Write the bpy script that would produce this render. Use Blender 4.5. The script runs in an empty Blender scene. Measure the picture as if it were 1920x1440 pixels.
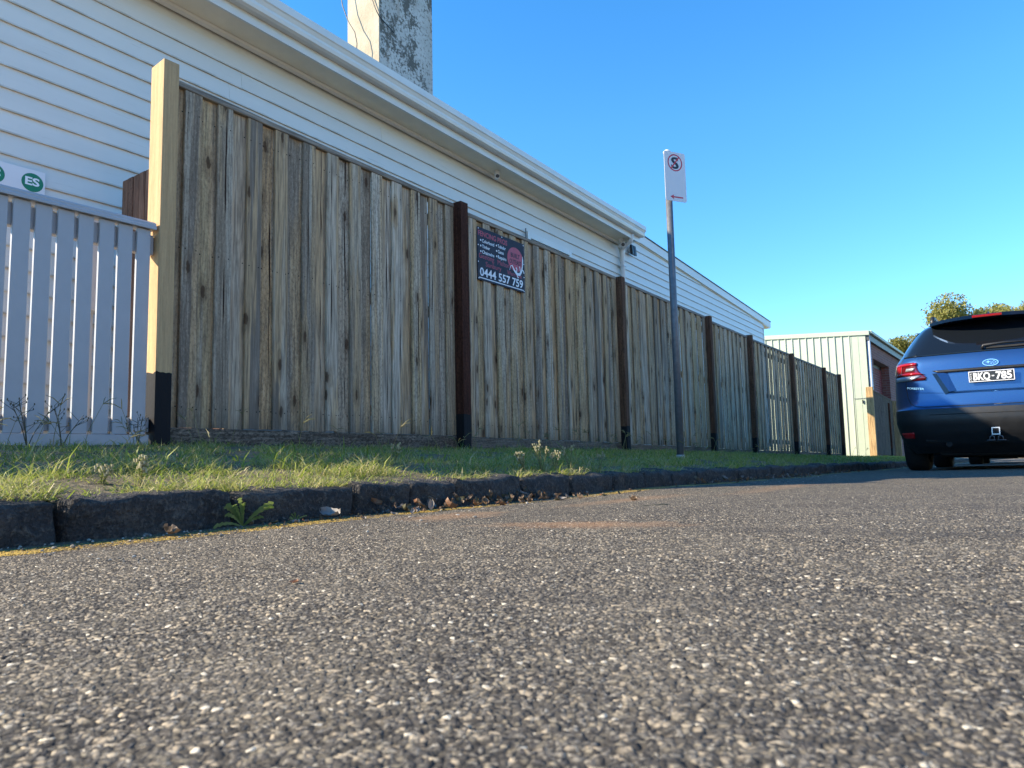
import bpy, bmesh, math, random
import numpy as np
from mathutils import Vector, Matrix, noise as mnoise

# ------------------------------------------------------------------ camera, sky, sun, exposure
SC = bpy.context.scene
COL = SC.collection
random.seed(7)
RNG = np.random.default_rng(11)

YAW = math.radians(35.7); PITCH = math.radians(5.63); ROLL = math.radians(1.25)
cam_d = bpy.data.cameras.new('camera'); cam = bpy.data.objects.new('camera', cam_d); COL.objects.link(cam)
fw = Vector((-math.sin(YAW)*math.cos(PITCH), math.cos(YAW)*math.cos(PITCH), math.sin(PITCH)))
r0 = Vector((math.cos(YAW), math.sin(YAW), 0)); u0 = r0.cross(fw)
rr = r0*math.cos(ROLL) - u0*math.sin(ROLL); uu = u0*math.cos(ROLL) + r0*math.sin(ROLL)
m = Matrix((rr, uu, -fw)).transposed().to_4x4(); m.translation = Vector((0, 0, 0.15))
cam.matrix_world = m
cam_d.sensor_width = 36; cam_d.lens = 36*1350/1920
cam_d.clip_start = 0.02; cam_d.clip_end = 3000
cam_d.dof.use_dof = True; cam_d.dof.focus_distance = 3.6; cam_d.dof.aperture_fstop = 16
SC.camera = cam

SUN = Vector((-1.25, -1.10, 1.0)).normalized()
EL = math.asin(SUN.z); AZ = math.atan2(SUN.x, SUN.y)
w = bpy.data.worlds.new('World'); SC.world = w; w.use_nodes = True
wn = w.node_tree.nodes; wl = w.node_tree.links
bg = wn['Background']
sky = wn.new('ShaderNodeTexSky'); sky.sky_type = 'NISHITA'; sky.sun_disc = False
sky.sun_elevation = EL; sky.sun_rotation = AZ
sky.altitude = 600; sky.air_density = 1.0; sky.dust_density = 0.0; sky.ozone_density = 1.6
hs = wn.new('ShaderNodeHueSaturation'); hs.inputs['Saturation'].default_value = 1.36; hs.inputs['Hue'].default_value = .5
tc = wn.new('ShaderNodeTexCoord'); sx = wn.new('ShaderNodeSeparateXYZ'); wl.new(tc.outputs['Generated'], sx.inputs[0])
cr_ = wn.new('ShaderNodeValToRGB'); wl.new(sx.outputs[2], cr_.inputs[0])      # clear dry air: the band near the horizon stays blue
cr_.color_ramp.elements[0].position = 0; cr_.color_ramp.elements[0].color = (.50, .74, .98, 1)
cr_.color_ramp.elements[1].position = .42; cr_.color_ramp.elements[1].color = (1, 1, 1, 1)
mx_ = wn.new('ShaderNodeMix'); mx_.data_type = 'RGBA'; mx_.blend_type = 'MULTIPLY'; mx_.inputs[0].default_value = 1
wl.new(sky.outputs[0], hs.inputs['Color']); wl.new(hs.outputs[0], mx_.inputs[6]); wl.new(cr_.outputs[0], mx_.inputs[7]); wl.new(mx_.outputs[2], bg.inputs['Color'])
bg.inputs['Strength'].default_value = 0.15
sl = bpy.data.lights.new('sun', 'SUN'); sun = bpy.data.objects.new('sun', sl); COL.objects.link(sun)
sl.energy = 4.9; sl.angle = math.radians(0.53); sl.color = (1.0, 0.87, 0.67)
sun.rotation_euler = SUN.to_track_quat('Z', 'Y').to_euler(); sun.location = (-6, -8, 9)
SC.view_settings.view_transform = 'Standard'; SC.view_settings.look = 'None'
SC.view_settings.gamma = 1; SC.view_settings.exposure = 1.3
SC.view_settings.use_curve_mapping = False
try: SC.render.engine = 'CYCLES'
except Exception: pass

# ------------------------------------------------------------------ helpers
def lerp(a, b, t): return a + (b-a)*t
GX = [-60, 0, 2, 4.3, 9.6, 18, 30, 80, 900]; GZ = [.3, 0, -.02, -.047, -.125, -.25, -.42, -1.15, -12]
def G(y): return np.interp(y, GX, GZ)
FX = [-60, 1.9, 4.2, 6.9, 9.6, 11.4, 13.9, 16.4, 22, 30, 80, 900]; FZ = [.3, .235, .20, .165, .115, .065, .015, -.045, -.115, -.25, -1.0, -11.8]
def F(y): return np.interp(y, FX, FZ)
def R(x, y):
    x = np.asarray(x, float)
    return G(y) - .02 + .022*(np.minimum(x, 2.2) + 1.8) - .022*np.maximum(x-2.2, 0)
KT = .085
def V(x, y):   # verge surface
    t = np.clip((-1.93-np.asarray(x, float))/1.6, 0, 1)
    kt = G(y) + KT - .012
    return kt + (F(y)-kt)*t**.62
def snoise(x, y, s=0): return mnoise.noise(Vector((x, y, s)))

class MB:
    def __init__(s): s.v = []; s.f = []; s.mi = []
    def add(s, vs, fs, mi=0):
        b = len(s.v); s.v += [tuple(p) for p in vs]
        s.f += [tuple(i+b for i in f) for f in fs]; s.mi += [mi]*len(fs)
    def box(s, a, b, mi=0):
        x0, y0, z0 = a; x1, y1, z1 = b
        s.add([(x0,y0,z0),(x1,y0,z0),(x1,y1,z0),(x0,y1,z0),(x0,y0,z1),(x1,y0,z1),(x1,y1,z1),(x0,y1,z1)],
              [(0,3,2,1),(4,5,6,7),(0,1,5,4),(1,2,6,5),(2,3,7,6),(3,0,4,7)], mi)
    def hexa(s, p, mi=0):   # 8 points: bottom ring 0-3, top ring 4-7
        s.add(p, [(0,3,2,1),(4,5,6,7),(0,1,5,4),(1,2,6,5),(2,3,7,6),(3,0,4,7)], mi)
    def tube(s, pts, r, n=8, cap=True, mi=0):
        pts = [Vector(p) for p in pts]; rs = r if isinstance(r, (list, tuple)) else [r]*len(pts)
        up = None; rings = []
        for i, p in enumerate(pts):
            d = (pts[min(i+1, len(pts)-1)] - pts[max(i-1, 0)])
            if d.length < 1e-9: d = Vector((0,0,1))
            d.normalize()
            a = d.cross(Vector((0,0,1)) if abs(d.z) < .9 else Vector((1,0,0))) if up is None else up - d*up.dot(d)
            a.normalize(); up = a; b = d.cross(a)
            rings.append([p + (a*math.cos(2*math.pi*k/n) + b*math.sin(2*math.pi*k/n))*rs[i] for k in range(n)])
        vs = [q for rg in rings for q in rg]; fs = []
        for i in range(len(rings)-1):
            for k in range(n):
                fs.append((i*n+k, i*n+(k+1) % n, (i+1)*n+(k+1) % n, (i+1)*n+k))
        if cap: fs += [tuple(range(n-1, -1, -1)), tuple((len(rings)-1)*n+k for k in range(n))]
        s.add(vs, fs, mi)
    def extrude(s, prof, a, b, mi=0, cap=True):   # prof: list of 2D (p,q) ; a,b functions mapping (p,q)->3D at both ends
        n = len(prof); vs = [a(*p) for p in prof] + [b(*p) for p in prof]
        fs = [(k, (k+1) % n, n+(k+1) % n, n+k) for k in range(n)]
        if cap: fs += [tuple(range(n-1, -1, -1)), tuple(range(n, 2*n))]
        s.add(vs, fs, mi)
    def mesh(s, name, mats, smooth=False, bevel=0, seg=1):
        me = bpy.data.meshes.new(name); me.from_pydata(s.v, [], s.f)
        if not isinstance(mats, (list, tuple)): mats = [mats]
        for mt in mats: me.materials.append(mt)
        me.polygons.foreach_set('material_index', s.mi)
        bm = bmesh.new(); bm.from_mesh(me)
        bmesh.ops.recalc_face_normals(bm, faces=bm.faces)
        if bevel:
            bmesh.ops.bevel(bm, geom=[e for e in bm.edges if len(e.link_faces) == 2 and e.calc_face_angle(0) > .6],
                            offset=bevel, segments=seg, affect='EDGES', profile=.6, clamp_overlap=True)
        bm.to_mesh(me); bm.free()
        if smooth: me.polygons.foreach_set('use_smooth', [True]*len(me.polygons))
        me.update(); return me
    def build(s, name, mats, parent=None, smooth=False, bevel=0, seg=1):
        return put(name, s.mesh(name, mats, smooth, bevel, seg), parent)
def put(name, me, parent=None, loc=None):
    o = bpy.data.objects.new(name, me); COL.objects.link(o)
    if parent is not None: o.parent = parent
    if loc is not None: o.location = loc
    return o
def tag(o, label=None, cat=None, group=None, kind=None):
    if label: o['label'] = label
    if cat: o['category'] = cat
    if group: o['group'] = group
    if kind: o['kind'] = kind
    return o
def empty(name, loc, label, cat, group=None):
    o = bpy.data.objects.new(name, None); COL.objects.link(o); o.location = loc; o.empty_display_size = .1
    return tag(o, label, cat, group)
def np_mesh(name, verts, faces, mats, smooth=False, attrs=None):
    me = bpy.data.meshes.new(name)
    verts = np.asarray(verts, np.float32); faces = np.asarray(faces, np.int32)
    k = faces.shape[1]
    me.vertices.add(len(verts)); me.vertices.foreach_set('co', verts.ravel())
    me.loops.add(faces.size); me.loops.foreach_set('vertex_index', faces.ravel())
    me.polygons.add(len(faces)); me.polygons.foreach_set('loop_start', np.arange(len(faces), dtype=np.int32)*k)
    try: me.polygons.foreach_set('loop_total', np.full(len(faces), k, np.int32))
    except Exception: pass
    for mt in (mats if isinstance(mats, (list, tuple)) else [mats]): me.materials.append(mt)
    if attrs:
        for an, av in attrs.items():
            a = me.attributes.new(an, 'FLOAT', 'POINT'); a.data.foreach_set('value', np.asarray(av, np.float32))
    me.update(calc_edges=True); me.validate()
    me.polygons.foreach_set('use_smooth', [smooth]*len(me.polygons))
    return me
def grid_mesh(name, xs, ys, zf, mat, smooth=True):
    X, Y = np.meshgrid(xs, ys); Z = zf(X, Y); n = len(xs)
    v = np.stack([X, Y, Z], -1).reshape(-1, 3)
    i = np.arange(len(ys)-1)[:, None]*n + np.arange(n-1)[None, :]
    f = np.stack([i, i+1, i+n+1, i+n], -1).reshape(-1, 4)
    return np_mesh(name, v, f, mat, smooth)

# ------------------------------------------------------------------ node helpers
class NT:
    def __init__(s, name):
        s.m = bpy.data.materials.new(name); s.m.use_nodes = True
        s.t = s.m.node_tree; s.n = s.t.nodes; s.l = s.t.links
        s.b = s.n['Principled BSDF']; s.out = s.n['Material Output']
    def new(s, t, **kw):
        n = s.n.new(t)
        for k, v in kw.items(): setattr(n, k, v)
        return n
    def link(s, a, b): s.l.new(a, b)
    def val(s, sock, v):
        if hasattr(v, 'is_output'): s.l.new(v, sock)
        else: sock.default_value = v
    def coord(s, kind='Object'): return s.new('ShaderNodeTexCoord').outputs[kind]
    def mapping(s, vec, scale=(1,1,1), loc=(0,0,0)):
        n = s.new('ShaderNodeMapping'); s.val(n.inputs['Vector'], vec); s.val(n.inputs['Scale'], scale); s.val(n.inputs['Location'], loc)
        return n.outputs[0]
    def noise(s, vec, scale=5, detail=3, rough=.5, dist=0):
        n = s.new('ShaderNodeTexNoise'); s.val(n.inputs['Vector'], vec)
        n.inputs['Scale'].default_value = scale; n.inputs['Detail'].default_value = detail
        n.inputs['Roughness'].default_value = rough; n.inputs['Distortion'].default_value = dist
        return n.outputs['Fac']
    def voro(s, vec, scale, feature='F1', rnd=1):
        n = s.new('ShaderNodeTexVoronoi', feature=feature); s.val(n.inputs['Vector'], vec)
        n.inputs['Scale'].default_value = scale; n.inputs['Randomness'].default_value = rnd
        return n
    def ramp(s, fac, stops, interp='LINEAR'):
        n = s.new('ShaderNodeValToRGB'); s.val(n.inputs[0], fac); cr = n.color_ramp; cr.interpolation = interp
        def c4(c): return (c, c, c, 1) if isinstance(c, (int, float)) else (*c, 1)
        cr.elements[0].position, cr.elements[0].color = stops[0][0], c4(stops[0][1])
        cr.elements[1].position, cr.elements[1].color = stops[-1][0], c4(stops[-1][1])
        for p, c in stops[1:-1]:
            e = cr.elements.new(p); e.color = c4(c)
        return n.outputs[0]
    def mix(s, fac, a, b, mode='MIX'):
        n = s.new('ShaderNodeMix', data_type='RGBA', blend_type=mode); n.clamp_factor = True
        def c(v): return (*v, 1) if isinstance(v, tuple) and len(v) == 3 else v
        s.val(n.inputs[0], fac); s.val(n.inputs[6], c(a)); s.val(n.inputs[7], c(b))
        return n.outputs[2]
    def math(s, op, a, b=0, c=None, clamp=False):
        n = s.new('ShaderNodeMath', operation=op, use_clamp=clamp); s.val(n.inputs[0], a); s.val(n.inputs[1], b)
        if c is not None: s.val(n.inputs[2], c)
        return n.outputs[0]
    def sep(s, vec):
        n = s.new('ShaderNodeSeparateXYZ'); s.val(n.inputs[0], vec); return n.outputs
    def comb(s, x, y, z):
        n = s.new('ShaderNodeCombineXYZ'); s.val(n.inputs[0], x); s.val(n.inputs[1], y); s.val(n.inputs[2], z); return n.outputs[0]
    def bump(s, h, strength=.3, dist=.01):
        n = s.new('ShaderNodeBump'); s.val(n.inputs['Height'], h); n.inputs['Strength'].default_value = strength
        n.inputs['Distance'].default_value = dist; s.link(n.outputs[0], s.b.inputs['Normal']); return n
    def set(s, **kw):
        for k, v in kw.items():
            k = k.replace('_', ' ')
            if isinstance(v, tuple) and len(v) == 3: v = (*v, 1)
            s.val(s.b.inputs[k], v)
        return s.m
    def rnd(s):
        return s.new('ShaderNodeObjectInfo').outputs['Random']
    def random_offset(s, vec, amt=37.0):
        r = s.rnd(); a = s.math('MULTIPLY', r, amt); b = s.math('MULTIPLY', r, amt*3.7)
        off = s.comb(0, a, b)
        n = s.new('ShaderNodeVectorMath', operation='ADD'); s.val(n.inputs[0], vec); s.val(n.inputs[1], off)
        return n.outputs[0]

def simple(name, col, rough=.5, metal=0, var=.12, scale=8, bump=0, bscale=60, bdist=.002, coat=0, spec=.5):
    t = NT(name); c = t.coord()
    n = t.noise(c, scale, 4, .6)
    dark = tuple(x*(1-var) for x in col); light = tuple(min(1, x*(1+var)) for x in col)
    t.set(Base_Color=t.ramp(n, [(.3, dark), (.7, light)]), Metallic=metal)
    r = t.ramp(t.noise(c, scale*2.3, 3), [(.3, max(.02, rough-.06)), (.7, min(1, rough+.08))]); t.set(Roughness=r)
    t.b.inputs['Specular IOR Level'].default_value = spec
    if coat: t.b.inputs['Coat Weight'].default_value = coat; t.b.inputs['Coat Roughness'].default_value = .04
    if bump: t.bump(t.noise(c, bscale, 4, .6), bump, bdist)
    return t.m

# ------------------------------------------------------------------ materials
def wood(name, cols, knots=True, grain=.35, dirt=.4, blackbelow=None, band_s=0, gold=(.60,.40,.215), horiz=False):
    t = NT(name); c0 = t.coord()
    if horiz: q_ = t.sep(c0); c0 = t.comb(q_[0], q_[2], q_[1])
    c = t.random_offset(c0); r = t.rnd()
    n = len(cols); c_0 = cols[0]
    base = t.ramp(r, [((i+.0)/n, col) for i, col in enumerate(cols)] + [(1, cols[-1])], 'CONSTANT')
    x, y, z = t.sep(c0); xo, yo, zo = t.sep(c)
    kn = None
    if knots:
        v = t.new('ShaderNodeTexVoronoi', feature='F1'); v.voronoi_dimensions = '2D'; v.inputs['Scale'].default_value = 1
        t.val(v.inputs['Vector'], t.comb(t.math('ADD', t.math('MULTIPLY', yo, 7.5), t.math('MULTIPLY', t.noise(t.mapping(c, (0, 25, 25)), 1, 2), .12)), t.math('MULTIPLY', zo, 2.3), 0))
        k = v.outputs['Distance']; gate = t.math('GREATER_THAN', t.sep(v.outputs['Color'])[0], .42)
        kn = t.math('MULTIPLY', t.ramp(k, [(.0, 1.), (.07, .9), (.085, .45), (.15, .32), (.26, 0.)]), gate)
        swirl = t.math('MULTIPLY', t.ramp(k, [(.0, 1.), (.34, 0.)]), gate)
    # heartwood and sapwood bands inside one board
    band = t.noise(t.mapping(c, (0, 11, .45)), 1, 2, .5, .25)
    if knots: band = t.math('ADD', band, t.math('MULTIPLY', swirl, .12))
    base = t.mix(t.math('MULTIPLY', t.ramp(band, [(.50, 0.), (.56, 1.)]), band_s), base, gold)
    band2 = t.noise(t.mapping(c, (0, 13, .5), (3, 9, 5)), 1, 2, .5)
    base = t.mix(t.math('MULTIPLY', t.ramp(band2, [(.54, 0.), (.60, 1.)]), band_s*.9), base, (.54, .455, .345))
    # growth rings bending round the knots
    ring = t.noise(t.mapping(c, (4, 12, .8)), 1, 2, .45, .2)
    if knots: ring = t.math('ADD', ring, t.math('MULTIPLY', swirl, .22))
    ring = t.math('SINE', t.math('MULTIPLY', ring, 60.))
    base = t.mix(t.math('MULTIPLY', t.ramp(ring, [(.2, 0.), (.95, 1.)]), grain), base, tuple(q*.42 for q in c_0))
    fine = t.noise(t.mapping(c, (60, 75, 3)), 1, 4, .7)
    base = t.mix(t.ramp(fine, [(.36, .75 if grain > .1 else .25), (.56, 0.)]), base, tuple(q*.30 for q in c_0))
    base = t.mix(t.ramp(fine, [(.58, 0.), (.74, .5)]), base, tuple(min(.7, q*1.5) for q in c_0))
    # weathering stains and specks
    st = t.noise(t.mapping(c, (6, 8, 1.5)), 1, 5, .65)
    base = t.mix(t.math('MULTIPLY', t.ramp(st, [(.50, 0.), (.70, 1.)]), dirt), base, tuple(q*.28 for q in c_0))
    sp = t.noise(t.mapping(c, (70, 85, 42)), 1, 4, .75)
    weath = t.ramp(t.math('FRACT', t.math('MULTIPLY', r, 5.77)), [(.25, .15), (.8, 1.)])
    base = t.mix(t.math('MULTIPLY', t.math('MULTIPLY', t.ramp(sp, [(.50, 0.), (.60, 1.)]), weath), min(1, dirt*1.6)), base, tuple(q*.2 for q in c_0))
    base = t.mix(t.math('MULTIPLY', t.math('MULTIPLY', t.ramp(sp, [(.33, 1.), (.42, 0.)]), weath), min(1, dirt*1.2)), base, tuple(min(.7, q*1.7) for q in c_0))
    h = t.math('ADD', t.math('MULTIPLY', fine, .7), t.math('ADD', t.math('MULTIPLY', ring, .10), t.math('MULTIPLY', sp, .4)))
    if knots:
        base = t.mix(t.math('MULTIPLY', kn, .92), base, (.060, .030, .016))
        # drying cracks
        wob = t.math('MULTIPLY', t.math('SUBTRACT', t.noise(t.mapping(c, (0, 0, 1.6)), 1, 3, .5), .5), .03)
        off = t.math('MULTIPLY', t.math('SUBTRACT', t.math('FRACT', t.math('MULTIPLY', r, 71.3)), .5), .06)
        d = t.math('ABSOLUTE', t.math('SUBTRACT', y, t.math('ADD', wob, off)))
        cr = t.math('LESS_THAN', d, t.math('MULTIPLY', t.ramp(t.noise(t.mapping(c, (0, 0, 1.7), (1, 2, 8)), 1, 1), [(.46, 0.), (.58, 1.)]), .0042))
        cr = t.math('MULTIPLY', cr, t.math('LESS_THAN', t.math('FRACT', t.math('MULTIPLY', r, 13.7)), .45))
        base = t.mix(cr, base, (.030, .014, .009))
        h = t.math('SUBTRACT', h, t.math('MULTIPLY', cr, 2.))
        foot = t.ramp(t.math('ADD', z, t.math('MULTIPLY', t.noise(t.mapping(c, (30, 30, 4)), 1, 4), .12)), [(.03, .5), (.2, 0.)])
        base = t.mix(foot, base, (.075, .065, .05))
        for zz in (.09, .9, 1.62):
            dz = t.math('SUBTRACT', z, t.math('ADD', zz, t.math('MULTIPLY', r, .02)))
            dy = t.math('SUBTRACT', t.math('ABSOLUTE', y), .031)
            dd = t.math('SQRT', t.math('ADD', t.math('MULTIPLY', dz, dz), t.math('MULTIPLY', dy, dy)))
            base = t.mix(t.math('LESS_THAN', dd, .0036), base, (.02, .018, .017))
    rough = .85
    if blackbelow is not None:
        edge = t.math('ADD', z, t.math('MULTIPLY', t.math('SUBTRACT', t.noise(c, 22, 3), .5), .03))
        b = t.math('LESS_THAN', edge, blackbelow)
        base = t.mix(b, base, (.012, .011, .012))
        rough = t.math('SUBTRACT', .85, t.math('MULTIPLY', b, .2))
    t.set(Base_Color=base, Roughness=rough); t.b.inputs['Specular IOR Level'].default_value = .15
    t.bump(h, .7, .004)
    return t.m

GREYS = [(.48,.36,.25), (.62,.41,.21), (.24,.19,.145), (.55,.39,.21), (.60,.48,.35), (.33,.255,.18), (.58,.36,.18), (.28,.22,.165), (.54,.41,.28), (.46,.34,.215), (.65,.54,.41), (.31,.245,.18)]
M_PAL = wood('weathered_treated_pine', GREYS, band_s=.85, dirt=.3, grain=.28)
M_PLINTH = wood('dark_damp_pine', [(.24,.17,.12), (.19,.16,.125), (.26,.20,.14)], knots=False, dirt=.8, grain=.5, horiz=True)
M_CAP = wood('grey_rail_pine', [(.30,.27,.235), (.36,.29,.22), (.27,.26,.24)], knots=False, grain=.4, horiz=True)
M_POST = wood('red_brown_stained_post', [(.10,.034,.018), (.125,.048,.026), (.085,.032,.019)], knots=False, dirt=.5, grain=.5, blackbelow=.28)
M_POSTB = wood('brown_stained_post', [(.15,.075,.045), (.17,.088,.052), (.13,.062,.038)], knots=False, dirt=.4, grain=.4, blackbelow=.28)
M_POST1 = wood('pale_sawn_post', [(.54,.355,.185), (.54,.355,.185)], knots=False, dirt=.12, grain=.08, blackbelow=.38)
M_POST2 = wood('new_pine_post', [(.50,.33,.16), (.48,.31,.16)], knots=False, dirt=.1, grain=.2)
M_RED = wood('reddish_hardwood_paling', [(.22,.12,.08), (.19,.105,.075), (.24,.135,.09)], knots=False, dirt=.3, grain=.3)
M_NEW = wood('young_brown_paling', [(.20,.16,.12), (.18,.145,.12), (.22,.175,.13)], knots=False, dirt=.3)

def board_paint():
    t = NT('white_weatherboard_paint'); c = t.random_offset(t.coord()); 
    n = t.noise(t.mapping(c, (1, .6, 3)), 1, 5, .6)
    base = t.ramp(n, [(.3, (.62, .60, .55)), (.7, (.70, .68, .63))])
    d = t.noise(t.mapping(c, (8, 2.5, 30)), 1, 5, .7)
    base = t.mix(t.ramp(d, [(.62, 0.), (.78, .55)]), base, (.38, .35, .30))
    s = t.noise(c, 60, 3, .6); base = t.mix(t.ramp(s, [(.72, 0.), (.78, .7)]), base, (.22, .2, .17))
    # grime gathered along the drip edge
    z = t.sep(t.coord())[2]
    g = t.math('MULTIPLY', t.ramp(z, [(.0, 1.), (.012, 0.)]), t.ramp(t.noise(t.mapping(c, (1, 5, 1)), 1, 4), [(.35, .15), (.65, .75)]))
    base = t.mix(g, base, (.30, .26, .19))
    t.set(Base_Color=base, Roughness=.42); t.bump(t.noise(t.mapping(c, (20, 3, 60)), 1, 3), .15, .002); return t.m
M_BOARD = board_paint()
M_TRIM = simple('cream_trim_paint', (.66, .645, .60), .35, var=.05, scale=3)
M_SOFFIT = simple('eave_lining_paint', (.80, .70, .53), .6, var=.07, scale=4)
M_PICKET = simple('shade_greyed_picket_paint', (.38, .375, .38), .45, var=.05, scale=6, bump=.1)  # white paint, its shade put into the greyed base colour
M_ROOF = simple('grey_roof_steel', (.30, .31, .32), .45, metal=.3)
M_PIPE = simple('white_pipe_paint', (.62, .62, .62), .35, var=.05)
M_GLASS = NT('dark_window_glass').set(Base_Color=(.02, .025, .03), Roughness=.04)
M_BLACK = simple('black_plastic', (.012, .012, .013), .45, var=.2)
M_RUBBER = simple('black_rubber', (.012, .012, .013), .75, bump=.2)
M_GALV = simple('galvanised_steel', (.14, .145, .155), .45, metal=.3, var=.18, scale=30)
M_WHITE = simple('white_sign_sheet', (.66, .66, .68), .4, var=.02)
M_RED_P = simple('red_print', (.52, .03, .05), .4, var=.05)
M_BLK_P = simple('black_print', (.015, .015, .02), .4)
M_WHT_P = simple('white_print', (.75, .76, .78), .4, var=.02)
M_GRN_P = simple('green_print', (.0, .16, .07), .4, var=.05)
M_NAVY = simple('navy_sign_sheet', (.022, .024, .040), .6, var=.15, scale=5, spec=.25)
M_REDS = simple('faded_red_sign_print', (.42, .035, .06), .45, var=.12)

def asphalt(name, paint=False):
    t = NT(name); c = t.coord(); x, y, z = t.sep(c)
    c2 = t.comb(x, y, 0)
    wn_ = t.new('ShaderNodeTexNoise'); t.val(wn_.inputs['Vector'], c2); wn_.inputs['Scale'].default_value = 90; wn_.inputs['Detail'].default_value = 1
    sc = t.new('ShaderNodeVectorMath', operation='MULTIPLY_ADD'); t.val(sc.inputs[0], wn_.outputs['Color']); sc.inputs[1].default_value = (.006,)*3; t.val(sc.inputs[2], c2)
    cw = sc.outputs[0]
    v = t.voro(cw, 265); v2 = t.voro(cw, 470)
    rc = t.sep(v.outputs['Color']); rc2 = t.sep(v2.outputs['Color'])
    col = t.ramp(rc[0], [(0, (.030,.027,.025)), (.18, (.085,.075,.063)), (.34, (.18,.152,.11)), (.50, (.30,.25,.175)), (.62, (.065,.060,.056)), (.74, (.37,.30,.21)), (.93, (.46,.375,.26)), (.980, (.68,.60,.46))], 'CONSTANT')
    colb = t.ramp(rc2[0], [(0, (.04,.037,.035)), (.3, (.15,.133,.11)), (.6, (.25,.22,.175)), (.85, (.09,.08,.072)), (.975, (.46,.41,.32))], 'CONSTANT')
    col = t.mix(t.math('GREATER_THAN', rc[1], .55), col, colb)
    dist = v.outputs['Distance']
    gap = t.ramp(dist, [(.36, 0.), (.68, .85)])
    gap = t.math('MULTIPLY', gap, t.math('LESS_THAN', rc[0], .95))
    col = t.mix(gap, col, (.030, .028, .026))
    # dust settled between the stones, patches of wear
    big = t.noise(c2, .9, 4, .6); mid = t.noise(c2, 6, 4, .6)
    col = t.mix(t.math('MULTIPLY', t.ramp(mid, [(.4, 0.), (.7, 1.)]), .30), col, (.21, .18, .135))
    col = t.mix(t.ramp(big, [(.35, .22), (.6, 0.)]), col, (.055, .053, .05))
    # dark, smoother wheel-polished streak running along the road
    def blob(cx, cy, ax, ay, rot=0):
        dx = t.math('SUBTRACT', x, cx); dy = t.math('SUBTRACT', y, cy)
        ca, sa = math.cos(rot), math.sin(rot)
        p = t.math('DIVIDE', t.math('ADD', t.math('MULTIPLY', dx, ca), t.math('MULTIPLY', dy, sa)), ax)
        q = t.math('DIVIDE', t.math('SUBTRACT', t.math('MULTIPLY', dy, ca), t.math('MULTIPLY', dx, sa)), ay)
        d = t.math('SQRT', t.math('ADD', t.math('MULTIPLY', p, p), t.math('MULTIPLY', q, q)))
        return t.math('ADD', d, t.math('MULTIPLY', t.math('SUBTRACT', t.noise(c2, 14, 5, .65), .5), 1.6))
    # orange clay dust lying on the seal
    for (cx, cy, ax, ay, rot, s) in ((-.84, 1.42, .30, .10, .12, .42), (-1.38, 1.62, .16, .22, 0, .35), (-1.25, 2.5, .12, .6, 0, .28), (-1.0, 3.6, .12, .9, 0, .2)):
        d = blob(cx, cy, ax, ay, rot)
        col = t.mix(t.math('MULTIPLY', t.ramp(d, [(.2, 1.), (1.5, 0.)]), s), col, (.40, .22, .11))
    for (cx, cy, ax, ay, rot, s) in ((.1, 1.34, 1.1, .09, -.06, .5), (.5, 2.1, 1.5, .16, .1, .4), (-.35, .62, .5, .05, .2, .3)):
        d = blob(cx, cy, ax, ay, rot); col = t.mix(t.math('MULTIPLY', t.ramp(d, [(.3, 1.), (1.6, 0.)]), s), col, (.060, .055, .050))
    # gutter silt
    gs = t.math('ADD', t.math('ABSOLUTE', t.math('SUBTRACT', x, -1.8)), t.math('MULTIPLY', t.math('SUBTRACT', mid, .5), .35))
    col = t.mix(t.ramp(gs, [(.04, .8), (.24, 0.)]), col, (.13, .095, .06))
    h = t.math('ADD', t.math('MULTIPLY', t.math('SUBTRACT', 1.0, t.math('POWER', dist, 2.4)), .0018),
               t.math('ADD', t.math('MULTIPLY', rc[2], .0021), t.math('MULTIPLY', t.noise(c2, 420, 2), .0008)))
    h = t.math('ADD', h, t.math('MULTIPLY', mid, .003))
    t.set(Base_Color=col, Roughness=.88)
    t.b.inputs['Specular IOR Level'].default_value = .12
    if paint:
        wear = t.noise(c2, 75, 4, .65); wear2 = t.noise(c2, 3.2, 4, .6)
        k = t.math('ADD', t.math('MULTIPLY', wear, .8), t.math('MULTIPLY', wear2, .9))
        k = t.math('SUBTRACT', k, t.math('MULTIPLY', gap, .35)); k = t.math('SUBTRACT', k, t.ramp(t.math('MULTIPLY', y, .2), [(.30, 0.), (.42, .09)]))
        a = t.ramp(k, [(.70, 0.), (.82, 1.)])
        t.set(Base_Color=t.mix(.25, (.58, .38, .07), col), Roughness=.6, Alpha=a)
    dn = t.new('ShaderNodeDisplacement'); t.val(dn.inputs['Height'], h); dn.inputs['Midlevel'].default_value = 0; dn.inputs['Scale'].default_value = 1
    t.link(dn.outputs[0], t.out.inputs['Displacement'])
    t.m.displacement_method = 'BOTH'
    return t.m
M_ASPH = asphalt('coarse_asphalt'); M_YEL = asphalt('worn_yellow_road_paint', True)

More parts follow.
